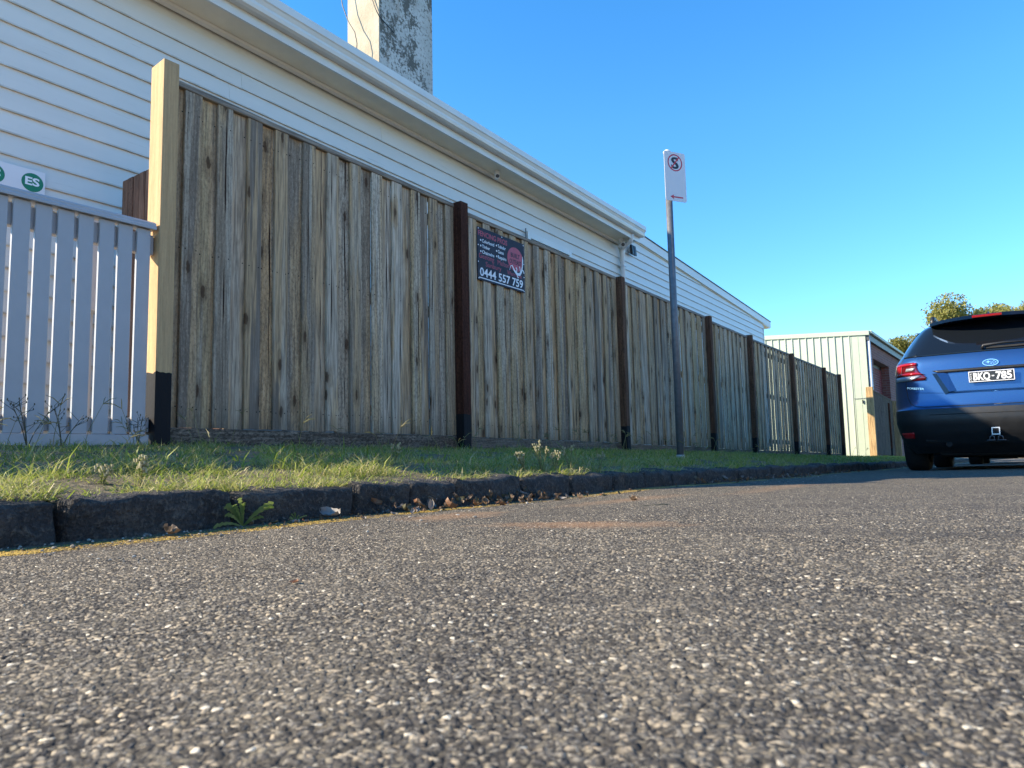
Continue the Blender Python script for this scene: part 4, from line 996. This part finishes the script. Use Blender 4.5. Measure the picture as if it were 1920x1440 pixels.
# tailgate shut line, recess for the plate, garnish
def line_on(name, pts, r_, mat, off=.0): 
    b = MB(); out = []
    for i in range(len(pts)-1):
        for k in range(6): x = lerp(pts[i][0], pts[i+1][0], k/6); h = lerp(pts[i][1], pts[i+1][1], k/6); out.append((x, rear_y(x, h)-off, h))
    out.append((pts[-1][0], rear_y(*pts[-1])-off, pts[-1][1])); b.tube(out, r_, 6); return b.build(name, mat, car, smooth=True)
line_on('shut_line', [(-.765, 1.165), (-.80, 1.12)], .0035, M_BLACK)
for s in (-1, 1):
    line_on('shut_line', [(s*.745, .93), (s*.745, .84), (s*.735, .75), (s*.71, .69), (s*.67, .660), (s*.58, .650), (0, .648)], .0035, M_BLACK)
    line_on('tailgate_highlight_crease', [(s*.66, .80), (s*.3, .775), (0, .772)], .004, M_PAINT, -.002)
line_on('bumper_seam', [(-.80, .565), (.80, .565)], .004, M_UNDER)
# plate recess: dark upper slot plus slanted cheeks
gz = patch('tailgate_garnish', M_BLACK, [(.985, -.44, .44), (1.015, -.50, .50)], 24, .014)
b = MB()
for s in (-1, 1):
    b.add([(s*.36, rear_y(.42, .95)+.001, .985), (s*.29, rear_y(.3, .86)+.001, .80), (s*.36, rear_y(.3, .86)-.034, .79), (s*.46, rear_y(.42, .95)-.036, .985), (s*.50, rear_y(.5, .95)+.002, .985), (s*.40, rear_y(.4, .8)+.002, .76)], [(0,1,2,3), (3,2,5,4)])
b.add([(-.345, rear_y(.3, .8)-.004, .795), (.345, rear_y(.3, .8)-.004, .795), (.355, rear_y(.3, .8)-.018, .783), (-.355, rear_y(.3, .8)-.018, .783)], [(0,1,2,3)])
b.build('recess_edge', M_PAINT, car)
# number plate
pl = bpy.data.objects.new('number_plate', None)
b = MB(); PW, PH = .372, .104; b.box((0, 0, 0), (PW, PH, .006)); plo = b.build('number_plate', M_PLATE, car, bevel=.001)
py = rear_y(.1, .93)-.034
plo.matrix_local = Matrix(((1, 0, 0, -PW/2), (0, 0, -1, py), (0, 1, 0, .868), (0, 0, 0, 1)))
def onp(me, name, x, y, z=.0064): return put(name, me, plo, (x, y, z))
b = MB(); w_ = .0065
for (x0, y0, x1, y1) in ((0, 0, PW, w_), (0, PH-w_, PW, PH), (0, w_, w_, PH-w_), (PW-w_, w_, PW, PH-w_)): b.box((x0, y0, -.001), (x1, y1, .010))
b.build('plate_frame', M_WHT_P, plo, bevel=.0015)
onp(text_mesh('BKQ', .098, M_WHT_P, .0003, .0030, .138), 'lettering', .038, .020); onp(text_mesh('785', .098, M_WHT_P, .0003, .0030, .128), 'lettering', .222, .020)
onp(flat_poly([(-.010, -.005), (.010, -.005), (.010, .005), (-.010, .005)], M_WHT_P, 'dash', .0006), 'dash', .199, .052)
for i, chh in enumerate('VIC'): onp(text_mesh(chh, .026, M_WHT_P, .0003, .0006, .014 if chh != 'I' else .004), 'lettering', .012 if chh != 'I' else .017, .068-i*.024)
# oval star emblem
em = bpy.data.objects.new('emblem', None); em = put('emblem', flat_poly(ellipse(0, 0, .062, .031, 40), simple('emblem_blue', (.02, .07, .25), .2, coat=1), 'emblem', .003), car)
em.matrix_local = Matrix(((1, 0, 0, 0), (0, 0, -1, rear_y(0, 1.055)-.008), (0, 1, 0, 1.055), (0, 0, 0, 1)))
put('chrome_ring', ring_mesh(0, 0, .066, .034, .0055, M_CHROME, 'chrome_ring', ext=.0045), em)
def star(cx, cy, r_, sx=1): return [(cx+(r_ if k % 2 == 0 else r_*.28)*math.cos(math.pi*k/4)*sx, cy+(r_ if k % 2 == 0 else r_*.28)*math.sin(math.pi*k/4)) for k in range(8)]
for (x, y, r_, sx) in ((-.018, .006, .017, 1.5), (.006, -.010, .009, 1.1), (.016, .002, .008, 1.1), (.028, -.011, .008, 1.1), (.030, .013, .008, 1.1), (.044, .000, .008, 1.1)):
    put('emblem_star', flat_poly(star(x, y, r_, sx), M_CHROME, 'emblem_star', .0045), em)
bd = put('lettering', text_mesh('FORESTER', .028, M_CHROME, .0006, .0006, .15), car)
bd.matrix_local = Matrix(((1, 0, 0, -.735), (-.25, 0, -1, rear_y(-.70, .86)-.012+.0), (0, 1, 0, .845), (0, 0, 0, 1)))
# wiper
wp = MB(); wp.tube([(-.06, rear_y(0, 1.22)-.035, 1.205), (-.05, rear_y(0, 1.24)-.05, 1.235), (.12, rear_y(0, 1.25)-.045, 1.250), (.45, rear_y(.3, 1.24)-.03, 1.243)], [.016, .016, .012, .006], 8); wpo = wp.build('rear_wiper', M_BLACK, car, smooth=True)
b = MB(); b.box((-.03, rear_y(0, 1.22)-.028, 1.205), (.50, rear_y(0, 1.22)-.012, 1.222)); b.build('wiper_blade', M_RUBBER, wpo)
# tow hitch and shackle loops
b = MB(); hz = .385; hy = -.035
for (x0, z0, x1, z1) in ((-.034, -.036, .034, -.026), (-.034, .026, .034, .036), (-.034, -.026, -.025, .026), (.025, -.026, .034, .026)): b.box((x0, hy, hz+z0), (x1, hy+.02, hz+z1))
b.build('tow_receiver', simple('bare_steel_rim', (.55, .56, .58), .35, metal=.3), car)
b = MB(); b.box((-.026, hy+.004, hz-.026), (.026, .2, hz+.026)); b.build('receiver_tube', M_UNDER, car)
b = MB()
for s in (-1, 1): b.tube([(s*.055, hy, hz-.085), (s*.05, hy, hz-.052), (s*.032, hy, hz-.045), (s*.018, hy, hz-.052), (s*.016, hy, hz-.085)], .004, 6); b.tube([(s*.008, hy, hz-.087), (s*.075, hy, hz-.087)], .004, 6)
b.build('chain_loop', M_GALV, car, smooth=True)
b = MB(); b.box((-.09, hy+.02, hz-.10), (.09, .1, hz-.092)); b.build('hitch_plate', M_UNDER, car)
# wheels
def wheel(x, y):
    t_ = MB(); prof = [(-.10, .24), (-.112, .28), (-.11, .325), (-.09, .343), (-.03, WR), (.03, WR), (.09, .343), (.11, .325), (.112, .28), (.10, .24)]
    nn = 40; vs = []; fs = []
    for k in range(nn):
        a = 2*math.pi*k/nn
        for (px, r_) in prof: vs.append((px, r_*math.cos(a), r_*math.sin(a)))
    mN = len(prof)
    for k in range(nn):
        for j in range(mN-1): fs.append((k*mN+j, k*mN+j+1, ((k+1) % nn)*mN+j+1, ((k+1) % nn)*mN+j))
    t_.add(vs, fs); whe = put('wheel', None, car, (x, y, WR))
    tm = t_.mesh('tyre', M_RUBBER, smooth=True); put('tyre', tm, whe)
    s = 1 if x > 0 else -1
    r_ = MB(); r_.tube([(-.10, 0, 0), (.10, 0, 0)], .238, 32, cap=False); r_.tube([(s*.06, 0, 0), (s*.098, 0, 0)], .05, 16)
    for k in range(5):
        a = 2*math.pi*k/5
        for da in (-.16, .16):
            c1 = Vector((s*.092, .045*math.cos(a), .045*math.sin(a))); c2 = Vector((s*.085, .232*math.cos(a+da), .232*math.sin(a+da))); r_.tube([c1, c2], [.018, .015], 6)
    r_.tube([(0, 0, 0), (.005, 0, 0)], .236, 24); r_.build('rim', M_ALLOY, whe)
for x in (-.765, .765):
    for wy in WH: wheel(x, wy[0])
b = MB()
for s in (-1, 1):
    for wy in WH:
        for k in range(12):
            a0, a1 = math.pi*k/12, math.pi*(k+1)/12
            b.add([(s*.55, wy[0]+.41*math.cos(a0), WR+.41*math.sin(a0)), (s*.875, wy[0]+.41*math.cos(a0), WR+.41*math.sin(a0)), (s*.875, wy[0]+.41*math.cos(a1), WR+.41*math.sin(a1)), (s*.55, wy[0]+.41*math.cos(a1), WR+.41*math.sin(a1))], [(0,1,2,3)])
b.build('wheel_arch_liner', M_UNDER, car)
for s in (-1, 1):
    b = MB(); b.hexa([(s*.86, 2.95, 1.12), (s*1.04, 2.97, 1.12), (s*1.04, 3.07, 1.12), (s*.86, 3.07, 1.12), (s*.86, 2.95, 1.24), (s*1.03, 2.97, 1.26), (s*1.03, 3.07, 1.25), (s*.86, 3.07, 1.24)]); b.build('wing_mirror', M_PAINT, car, bevel=.02, seg=2)
    b = MB(); b.box((s*.86-.02, 1.5, .98), (s*.86+.02, 1.68, 1.0)); b.box((s*.86-.02, 2.5, .98), (s*.86+.02, 2.68, 1.0)); b.build('door_handle', M_PAINT, car, bevel=.006)
    b = MB(); b.tube([(s*.55, 4.42, .86), (s*.75, 4.3, .88)], [.06, .07], 10); b.build('headlight', M_CLEAR, car)

# ------------------------------------------------------------------ trees beyond
def tree(x, y, zc, rx_, rz_, seed, label):
    random.seed(seed); rs = np.random.default_rng(seed)
    zg = float(G(y)); t_ = empty('leafy_tree', (x, y, zg), label, 'tree', 'trees beyond the parked car')
    b = MB(); b.tube([(0, 0, -.3), (.1, 0, (zc-zg)*.4), (0, .2, zc-zg)], [.35, .26, .12], 8)
    for k in range(6):
        a = k*1.05; b.tube([(.05, 0, (zc-zg)*.45), (rx_*.4*math.cos(a), rx_*.4*math.sin(a), zc-zg-.2*rz_), (rx_*.75*math.cos(a), rx_*.75*math.sin(a), zc-zg+.25*rz_)], [.14, .09, .03], 6)
    b.build('trunk', M_BARK, t_, smooth=True)
    cl = []
    for k in range(34):
        d = rs.normal(size=3); d /= np.linalg.norm(d); r_ = rs.uniform(.25, .86)
        cl.append((d*np.array([rx_, rx_, rz_])*r_, rs.uniform(.22, .42)*rx_))
    P_ = []; 
    for (c_, r_) in cl:
        m2 = 720; d = rs.normal(size=(m2, 3)); d /= np.linalg.norm(d, axis=1)[:, None]
        P_.append(c_ + d*r_*rs.uniform(.55, 1.05, (m2, 1))*np.array([1, 1, .75]))
    P_ = np.concatenate(P_); m2 = len(P_); a = rs.normal(size=(m2, 3)); a /= np.linalg.norm(a, axis=1)[:, None]
    b_ = np.cross(a, rs.normal(size=(m2, 3))); b_ /= np.linalg.norm(b_, axis=1)[:, None]; s = rs.uniform(.035, .085, (m2, 1))*rx_/2.2
    v = np.stack([P_-a*s, P_+b_*s*.5, P_+a*s, P_-b_*s*.5], 1).reshape(-1, 3)+np.array([0, 0, zc-zg])
    put('crown', np_mesh('crown', v, np.arange(len(v)).reshape(-1, 4), M_CROWN), t_)
tree(-3.9, 66, 9.1, 3.7, 2.9, 3, 'broad olive green tree crown showing above the car roof')
tree(-.6, 70, 9.9, 3.0, 2.5, 5, 'yellower tree crown above the car roof near the picture edge')
tree(-8.9, 70, 7.5, 2.9, 2.7, 8, 'tree crown between the garage roof and the car')
random.seed(21)

# second parked car ahead of the first: a copy of the first with its parts
def copy_tree(o, parent=None):
    c_ = o.copy(); COL.objects.link(c_)
    if parent is not None: c_.parent = parent
    for ch_ in list(KIDS.get(o.name, [])): copy_tree(ch_, c_)
    return c_
KIDS = {}
for o in list(COL.objects):
    if o.parent: KIDS.setdefault(o.parent.name, []).append(o)
car2 = copy_tree(car); car2.location = (-.15, 15.6, float(R(-.15, 16.5))); car2['label'] = 'second car parked ahead of the blue car, glimpsed beneath it between the wheels'
car['group'] = 'cars parked at the right'; car2['group'] = 'cars parked at the right'

hg = MB()  # unseen hedge, added to darken the bright horizon below the car
for k in range(60):
    x0 = -60+k*2; hh_ = random.uniform(2.2, 4.2); hg.tube([(x0+1, 112, float(G(112))-.3), (x0+1.2, 112, float(G(112))+hh_*.5), (x0+1, 112.3, float(G(112))+hh_)], [1.7, 1.9, .9], 8)
tag(hg.build('gap_darkening_hedge', M_CROWN), 'unseen hedge added across the street end to darken the gap under the car', 'hedge', kind='stuff')

# unseen wall and houses across the road, added for warm bounce light
M_OPP = simple('pale_cream_render', (.55, .49, .38), .85, var=.1, scale=1.5)
ow = empty('bounce_light_wall', (9.0, 0, -.05), 'unseen long pale wall across the road, added to bounce warm light', 'wall')
for k in range(12):
    y0 = -24+k*4; zz = float(G(y0+2)); b = MB(); b.box((0, y0+.2, zz-.2), (.2, y0+3.8, zz+1.7)); b.build('wall_panel', M_OPP, ow)
    b = MB(); b.box((-.06, y0-.18, zz-.2), (.28, y0+.18, zz+1.95)); b.build('pier', M_OPP, ow)
for k, (y0, y1, lab) in enumerate(((-20, -6, 'unseen cream house across the road behind the camera, added for bounce light'), (-2, 11, 'unseen cream house directly across the road, added for bounce light'), (15, 27, 'unseen cream house across the road further along, added for bounce light'))):
    hh = empty('bounce_light_house', (13, y0, float(G(y0))), lab, 'house', 'unseen houses added for bounce light'); L = y1-y0
    b = MB(); b.box((0, 0, -.5), (9, L, 3.3)); b.build('wall', M_OPP, hh)
    b = MB(); b.add([(-.5, -.5, 3.3), (9.5, -.5, 3.3), (9.5, L+.5, 3.3), (-.5, L+.5, 3.3), (4.5, 4.5, 5.8), (4.5, L-4.5, 5.8)], [(0,1,4), (1,2,5,4), (2,3,5), (3,0,4,5), (0,3,2,1)]); b.build('roof', M_ROOF, hh)
    for wy_ in (L*.2, L*.62):
        b = MB(); b.box((-.03, wy_, .9), (.02, wy_+1.8, 2.2)); wd_ = b.build('window', M_TRIM, hh); b = MB(); b.box((-.035, wy_+.08, .98), (-.031, wy_+1.72, 2.12)); b.build('pane', M_GLASS, wd_)

# ------------------------------------------------------------------ grass, weeds, litter
def blades(n, xr, yr, hmin, hmax, wmin, wmax, lean=.6, tint=(.1, .8), bias=None, down=False, zfun=V, xpow=1.0, kmin=.28):
    x = xr[0]+(xr[1]-xr[0])*RNG.random(n)**xpow; y = yr[0]+(yr[1]-yr[0])*RNG.random(n)
    cl = np.array([mnoise.noise(Vector((a*5, b_*5, 0))) for a, b_ in zip(x, y)])
    keep = RNG.random(n) < np.clip(.50+2.1*cl, kmin, 1); x, y, cl = x[keep], y[keep], cl[keep]; n = len(x)
    z = zfun(x, y)-.006; h = .82*(hmin+(hmax-hmin)*RNG.random(n)**1.9)*np.clip(1+.9*cl, .45, 1.6); w_ = wmin+(wmax-wmin)*RNG.random(n)
    az = RNG.random(n)*2*math.pi; ln = lean*(.25+RNG.random(n)*1.1); dx, dy = np.cos(az)*ln, np.sin(az)*ln
    if bias is not None: dx += bias[0]; dy += bias[1]
    pa = RNG.random(n)*math.pi; px, py = np.cos(pa)*w_/2, np.sin(pa)*w_/2
    base = np.stack([x, y, z], 1); D_ = np.stack([dx, dy, np.ones(n)], 1); D_ /= np.linalg.norm(D_, axis=1)[:, None]
    mid = base + D_*(h*.55)[:, None]
    D2 = np.stack([dx*1.9, dy*1.9, np.ones(n)*(.55 if not down else -.5)], 1); D2 /= np.linalg.norm(D2, axis=1)[:, None]
    tip = mid + D2*(h*.5)[:, None]; p = np.stack([px, py, np.zeros(n)], 1)
    v = np.stack([base-p, base+p, mid+p*.85, mid-p*.85, tip+p*.12, tip-p*.12], 1).reshape(-1, 3)
    i = np.arange(n)[:, None]*6; f = np.concatenate([i+np.array([[0, 1, 2, 3]]), i+np.array([[3, 2, 4, 5]])], 0)
    tt = np.clip(tint[0]+(tint[1]-tint[0])*RNG.random(n)+.25*cl, 0, 1); tt[RNG.random(n) < .26] = .93
    return v, f, np.repeat(tt, 6), np.tile([0, 0, .5, .5, 1, 1], n)
parts = [blades(56000, (-2.02, -3.56), (.25, 4.6), .015, .065, .0018, .0042, 1.1, (.1, .8)),
         blades(30000, (-1.90, -2.35), (.25, 4.6), .018, .085, .0016, .0042, 1.5, (.3, .95)),
         blades(900, (-1.88, -2.7), (.25, 4.6), .05, .12, .004, .009, .9, (.2, .6)),
         blades(14000, (-1.86, -2.9), (.25, 4.6), .03, .085, .0014, .0028, 4.5, (.72, 1.0), kmin=.6),
         blades(7000, (-1.84, -2.02), (.25, 4.4), .02, .07, .0018, .0038, 1.6, (.25, 1.0), bias=(.5, -.2), zfun=lambda x, y: G(y)+KT-.002, kmin=.35),
         blades(5000, (-1.84, -2.05), (.25, 4.4), .02, .085, .0022, .0045, 1.1, (.3, .95), bias=(.7, .3), down=True, zfun=lambda x, y: G(y)+KT-.004),
         blades(1500, (-3.35, -3.58), (.3, 18), .03, .09, .003, .006, .4, (.05, .5)),
         blades(40000, (-1.95, -3.56), (4.6, 9.5), .022, .065, .003, .0060, .7, (.15, .7)),
         blades(38000, (-1.92, -3.56), (9.5, 24), .03, .07, .005, .011, .6, (.1, .65)),
         blades(2600, (-1.86, -2.0), (4.4, 22), .03, .08, .004, .008, .5, (.2, .7), bias=(.8, 0), down=True, zfun=lambda x, y: G(y)+KT-.004)]
vv = []; ff = []; ta = []; al = []; o_ = 0
for v, f, t_, a in parts: vv.append(v); ff.append(f+o_); o_ += len(v); ta.append(t_); al.append(a)
g = put('grass', np_mesh('grass', np.concatenate(vv), np.concatenate(ff), M_GRASS, False, {'tint': np.concatenate(ta), 'along': np.concatenate(al)}))
tag(g, 'green and straw coloured grass growing over the verge behind the kerb', 'grass', kind='stuff')
# seed stalks of couch grass: thin stem with three or four fingers
b = MB()
for k in range(95):
    y = random.uniform(.5, 7) if k < 75 else random.uniform(7, 14); x = random.uniform(-1.95, -3.1); z = float(V(x, y)); h = random.uniform(.09, .20)
    a = random.uniform(0, 6.28); l = random.uniform(.02, .09); tp = Vector((x+math.cos(a)*l, y+math.sin(a)*l, z+h)); r_ = .0010 if y < 5 else .0016
    b.tube([(x, y, z), (x+math.cos(a)*l*.3, y+math.sin(a)*l*.3, z+h*.5), tp], [r_, r_, r_*.7], 4)
    for q in range(random.choice((2, 3, 3, 4))):
        aa = a+random.uniform(-1.6, 1.6); e = tp+Vector((math.cos(aa)*.045, math.sin(aa)*.045, random.uniform(-.005, .035)))
        b.tube([tp, tp.lerp(e, .5)+Vector((0, 0, .006)), e], [r_*1.2, r_*1.4, r_*.6], 4)
tag(b.build('seed_stalks', M_STALK), 'thin straw coloured seed stalks sticking up out of the verge grass', 'grass', kind='stuff')

def leaf_quad(b, p, d, L, w_, mi=0, droop=.3):
    d = Vector(d).normalized(); s = d.cross(Vector((0, 0, 1))); s = s.normalized() if s.length > .01 else Vector((1, 0, 0))
    p = Vector(p); m1 = p+d*L*.45; t_ = p+d*L-Vector((0, 0, L*droop))
    b.add([p, m1+s*w_/2, t_, m1-s*w_/2, m1+Vector((0, 0, -w_*.12))], [(0, 1, 4), (1, 2, 4), (2, 3, 4), (3, 0, 4)], mi)
def weed(x, y, h, stems, label, kind='fleabane', group=None, zb=None):
    z = float(V(x, y))-.005 if zb is None else zb
    t_ = empty('weed', (x, y, z), label, 'weed', group)
    st = MB(); lf = MB(); bu = MB()
    for k in range(stems):
        a = random.uniform(0, 6.28); l = random.uniform(.1, .45)*h; hh = h*random.uniform(.65, 1)
        pts = [Vector((0, 0, 0)), Vector((math.cos(a)*l*.3, math.sin(a)*l*.3, hh*.4)), Vector((math.cos(a)*l*.7, math.sin(a)*l*.7, hh*.75)), Vector((math.cos(a)*l, math.sin(a)*l, hh))]
        st.tube(pts, [.0022, .0019, .0015, .001], 5)
        if kind == 'fleabane':
            for q in range(22):
                u = random.uniform(.15, 1)*2.999; i = int(u); p = pts[i].lerp(pts[i+1], u-i); aa = random.uniform(0, 6.28)
                leaf_quad(lf, p, (math.cos(aa), math.sin(aa), random.uniform(.2, .9)), random.uniform(.012, .028), .0055)
            for q in range(9):
                u = random.uniform(.68, 1)*2.999; i = int(u); p = pts[i].lerp(pts[i+1], u-i)+Vector([random.uniform(-.010, .010) for _ in range(3)])
                bu.tube([p, p+Vector((random.uniform(-.002, .002), 0, .009))], [.0026, .0042], 5)
        elif kind == 'twiggy':
            for q in range(5):
                u = random.uniform(.3, 1)*2.999; i = int(u); p = pts[i].lerp(pts[i+1], u-i); aa = random.uniform(0, 6.28); e = p+Vector((math.cos(aa)*.05, math.sin(aa)*.05, random.uniform(0, .05)))
                st.tube([p, e], [.0013, .0008], 4); bu.tube([e, e+Vector((0, 0, .008))], [.003, .002], 5)
                leaf_quad(lf, p.lerp(e, .5), (math.cos(aa), math.sin(aa), .3), .014, .004)
    if kind == 'rosette':
        for q in range(11):
            aa = random.uniform(-1.5, 1.5); L = h*random.uniform(.6, 1.15); d = Vector((math.cos(aa)*.35, math.sin(aa)*1.0, random.uniform(.4, 1.6))).normalized()
            s = d.cross(Vector((1, 0, 0))).normalized(); vs = []; m2 = 12
            for j in range(m2+1):
                u = j/m2; c_ = d*L*u - Vector((0, 0, L*.35*u*u)); ww = (.0018+.0085*u**1.3*(1 if j % 2 else .3)*(1 if j < m2 else .2))*h/.13
                vs += [c_-s*ww, c_+s*ww]
            lf.add(vs, [(2*j, 2*j+1, 2*j+3, 2*j+2) for j in range(m2)])
    if st.v: st.build('stem', M_STALK if kind != 'twiggy' else M_TWIG, t_)
    if lf.v: tag(lf.build('leaves', M_WEED if kind != 'twiggy' else M_TWIG, t_), kind='stuff')
    if bu.v: tag(bu.build('buds', M_BUD if kind != 'twiggy' else M_TWIG, t_), kind='stuff')
    return t_
GW = 'flowering weeds on the kerb edge'
weed(-1.97, 2.83, .105, 5, 'short bushy budding weed, nearest of the row on the kerb edge', group=GW)
weed(-1.98, 2.99, .16, 4, 'tall split weed with pale buds at the middle of the kerb edge row', group=GW)
weed(-1.97, 3.10, .12, 4, 'budding weed leaning beside the tall split one on the kerb edge', group=GW)
weed(-1.98, 3.26, .14, 3, 'weed with curled drooping head right of the kerb edge row', group=GW)
weed(-1.97, 3.56, .115, 2, 'single slender upright weed, furthest along the kerb edge', group=GW)
weed(-2.0, 1.02, .085, 4, 'pale flowering weed in the sunlit grass in front of the pickets', group=GW)
weed(-2.02, .93, .06, 3, 'small tufted weed left of the pale flowering one before the pickets', group=GW)
weed(-2.35, 2.35, .09, 3, 'small white budded weed in the shaded grass before the first fence bay', group=GW)
weed(-3.40, 1.26, .21, 4, 'bare dark twiggy weed against the pickets at the far left', 'twiggy')
weed(-3.42, 1.40, .20, 3, 'dark arching twiggy weed crossing the second picket gap', 'twiggy')
weed(-3.40, 1.72, .15, 3, 'low dark twig weed in front of the pickets next to the black post foot', 'twiggy')
weed(-1.79, 1.20, .125, 0, 'green jagged leafed weed growing out of the kerb joint', 'rosette', zb=float(G(1.2))-.02)
weed(-1.77, 1.36, .05, 0, 'tiny green jagged weed low in the gutter', 'rosette', zb=float(G(1.2))-.02)

def leaf_mesh(mat, L=.05, w_=.03, curl=.4, seed=0):
    rs = random.Random(seed); b = MB(); nx, ny = 5, 7; vs = []
    for j in range(ny):
        u = j/(ny-1); ww = w_*math.sin(math.pi*(u*.9+.06))**.7*(1+rs.uniform(-.2, .2))
        for i in range(nx):
            s = i/(nx-1)*2-1; vs.append((s*ww/2, u*L, curl*L*(s*s*.35+(u-.5)**2*.8)+rs.uniform(-.001, .001)*L/.05*1.5))
    b.add(vs, [(j*nx+i, j*nx+i+1, (j+1)*nx+i+1, (j+1)*nx+i) for j in range(ny-1) for i in range(nx-1)]); me = b.mesh('dry_leaf', mat, smooth=False); return me
def leaf(x, y, mat, L, w_, lab, curl=.5, rot=None, dz=.004, seed=1, tilt=(0, 0)):
    o = put('dry_leaf', leaf_mesh(mat, L*.8, w_*.8, curl, seed)); o.location = (x, y, float(R(max(x, -1.8), y))+dz)
    o.rotation_euler = (tilt[0], tilt[1], rot if rot is not None else random.uniform(0, 6.28)); tag(o, lab, 'leaf', 'dry leaves in the gutter')
leaf(-1.67, .93, M_DRY, .062, .05, 'brown curled leaf lying in the shade by the second kerb stone', .8, 1.3, seed=3, tilt=(.1, .3))
leaf(-1.70, 1.47, M_DRY2, .085, .055, 'large pale grey torn leaf against the long kerb stone', .6, 1.8, .01, 5, (.1, -.45))
leaf(-1.58, 1.46, M_DRY2, .05, .022, 'narrow pale leaf on the line between sun and shade', .3, 1.2, seed=8)
leaf(-1.70, 1.30, M_DRY2, .045, .03, 'small grey leaf in the shade just below the jagged weed', .5, .6, seed=9)
leaf(-1.60, 1.88, M_DRY3, .055, .035, 'reddish brown upturned leaf where the leaf heap starts', .9, 2.4, seed=11, tilt=(.6, .2))
leaf(-1.63, 1.80, M_DRY2, .05, .032, 'pale upright leaf at the front of the leaf heap', .9, .4, seed=12, tilt=(.8, -.2))
leaf(-1.50, 2.55, M_DRY, .05, .035, 'crumpled brown leaf on the worn yellow line', 1., 1.0, seed=13, tilt=(.2, .3))
leaf(-1.19, 2.42, M_DRY, .06, .04, 'clump of crumbled brown leaf out on the sunlit asphalt', .8, .9, seed=14)
leaf(-.735, .56, M_DRY3, .022, .013, 'little orange leaf flake lying on the bare asphalt', .3, .6, seed=15)
LM = [leaf_mesh(mt, L, w_, cu, s) for mt, L, w_, cu, s in ((M_DRY, .045, .028, .8, 21), (M_DRY2, .04, .022, .6, 22), (M_DRY3, .035, .02, .9, 23), (M_DRY, .03, .02, .5, 24))]
# heaps of small litter in the gutter
b = MB(); mats = [M_DRY, M_DRY2, M_DRY3, M_TWIG]
def litter(n, yr, xr, zmax, smax=1.0):
    for k in range(n):
        y = random.uniform(*yr); x = xr[0]+(xr[1]-xr[0])*random.random()**1.6; q = random.choice((0, 0, 0, 1, 2, 3)); me = LM[random.randrange(4)]
        z = float(R(x, y))+random.random()*zmax*(1-(x+1.8)/.22)+.003
        Rm = Matrix.Translation((x, y, z)) @ Matrix.Rotation(random.uniform(0, 6.28), 4, 'Z') @ Matrix.Rotation(random.uniform(-.9, .9), 4, 'X') @ Matrix.Rotation(random.uniform(-.7, .7), 4, 'Y') @ Matrix.Scale(random.uniform(.3, 1.0)*smax, 4)
        b.add([Rm @ v.co for v in me.vertices], [tuple(p.vertices) for p in me.polygons], q)
litter(170, (1.7, 2.7), (-1.80, -1.60), .035); litter(60, (1.2, 1.8), (-1.80, -1.58), .008, .6); litter(80, (2.7, 4.2), (-1.80, -1.58), .008, .6); litter(260, (4.2, 9), (-1.80, -1.62), .03, .9); litter(40, (9, 15), (-1.8, -1.65), .03, 1.2)
tag(b.build('leaf_litter', mats), 'dry leaves and bits heaped in the gutter along the kerb', 'litter', kind='stuff')
# pebbles and twigs
b = MB()
ico = [(0, 0, 1), (.894, 0, .447), (.276, .851, .447), (-.724, .526, .447), (-.724, -.526, .447), (.276, -.851, .447), (.724, .526, -.447), (-.276, .851, -.447), (-.894, 0, -.447), (-.276, -.851, -.447), (.724, -.526, -.447), (0, 0, -1)]
icf = [(0,1,2),(0,2,3),(0,3,4),(0,4,5),(0,5,1),(1,6,2),(2,7,3),(3,8,4),(4,9,5),(5,10,1),(6,7,2),(7,8,3),(8,9,4),(9,10,5),(10,6,1),(11,7,6),(11,8,7),(11,9,8),(11,10,9),(11,6,10)]
for k in range(900):
    y = .6+8*random.random()**1.5; x = -1.78+random.random()**2.2*.6; s = random.uniform(.0015, .0038) if random.random() < .93 else random.uniform(.004, .007)
    if k > 780: x = random.uniform(-1.5, .3); y = random.uniform(.5, 5); s *= .55
    z = float(R(x, y))+s*.4+.002; sx, sy, sz_ = (s*random.uniform(.7, 1.3) for _ in range(3))
    b.add([(x+p[0]*sx, y+p[1]*sy, z+p[2]*sz_*.7) for p in ico], icf, random.choice((0, 0, 1)))
tag(b.build('pebbles', [simple('pebble_grey', (.16, .145, .12), .9, var=.3, scale=50), simple('pebble_pale', (.36, .33, .28), .9, var=.2, scale=50)]), 'loose gravel and small pebbles scattered beside the gutter', 'gravel', kind='stuff')
b = MB(); b.tube([(-.98, 2.02, float(R(-.98, 2.02))+.008), (-.93, 2.08, float(R(-.93, 2.08))+.010), (-.90, 2.13, float(R(-.9, 2.13))+.007)], [.003, .0035, .002], 6)
tag(b.build('twig', M_TWIG), 'short dark twig lying on the sunlit asphalt by the orange dust', 'twig')
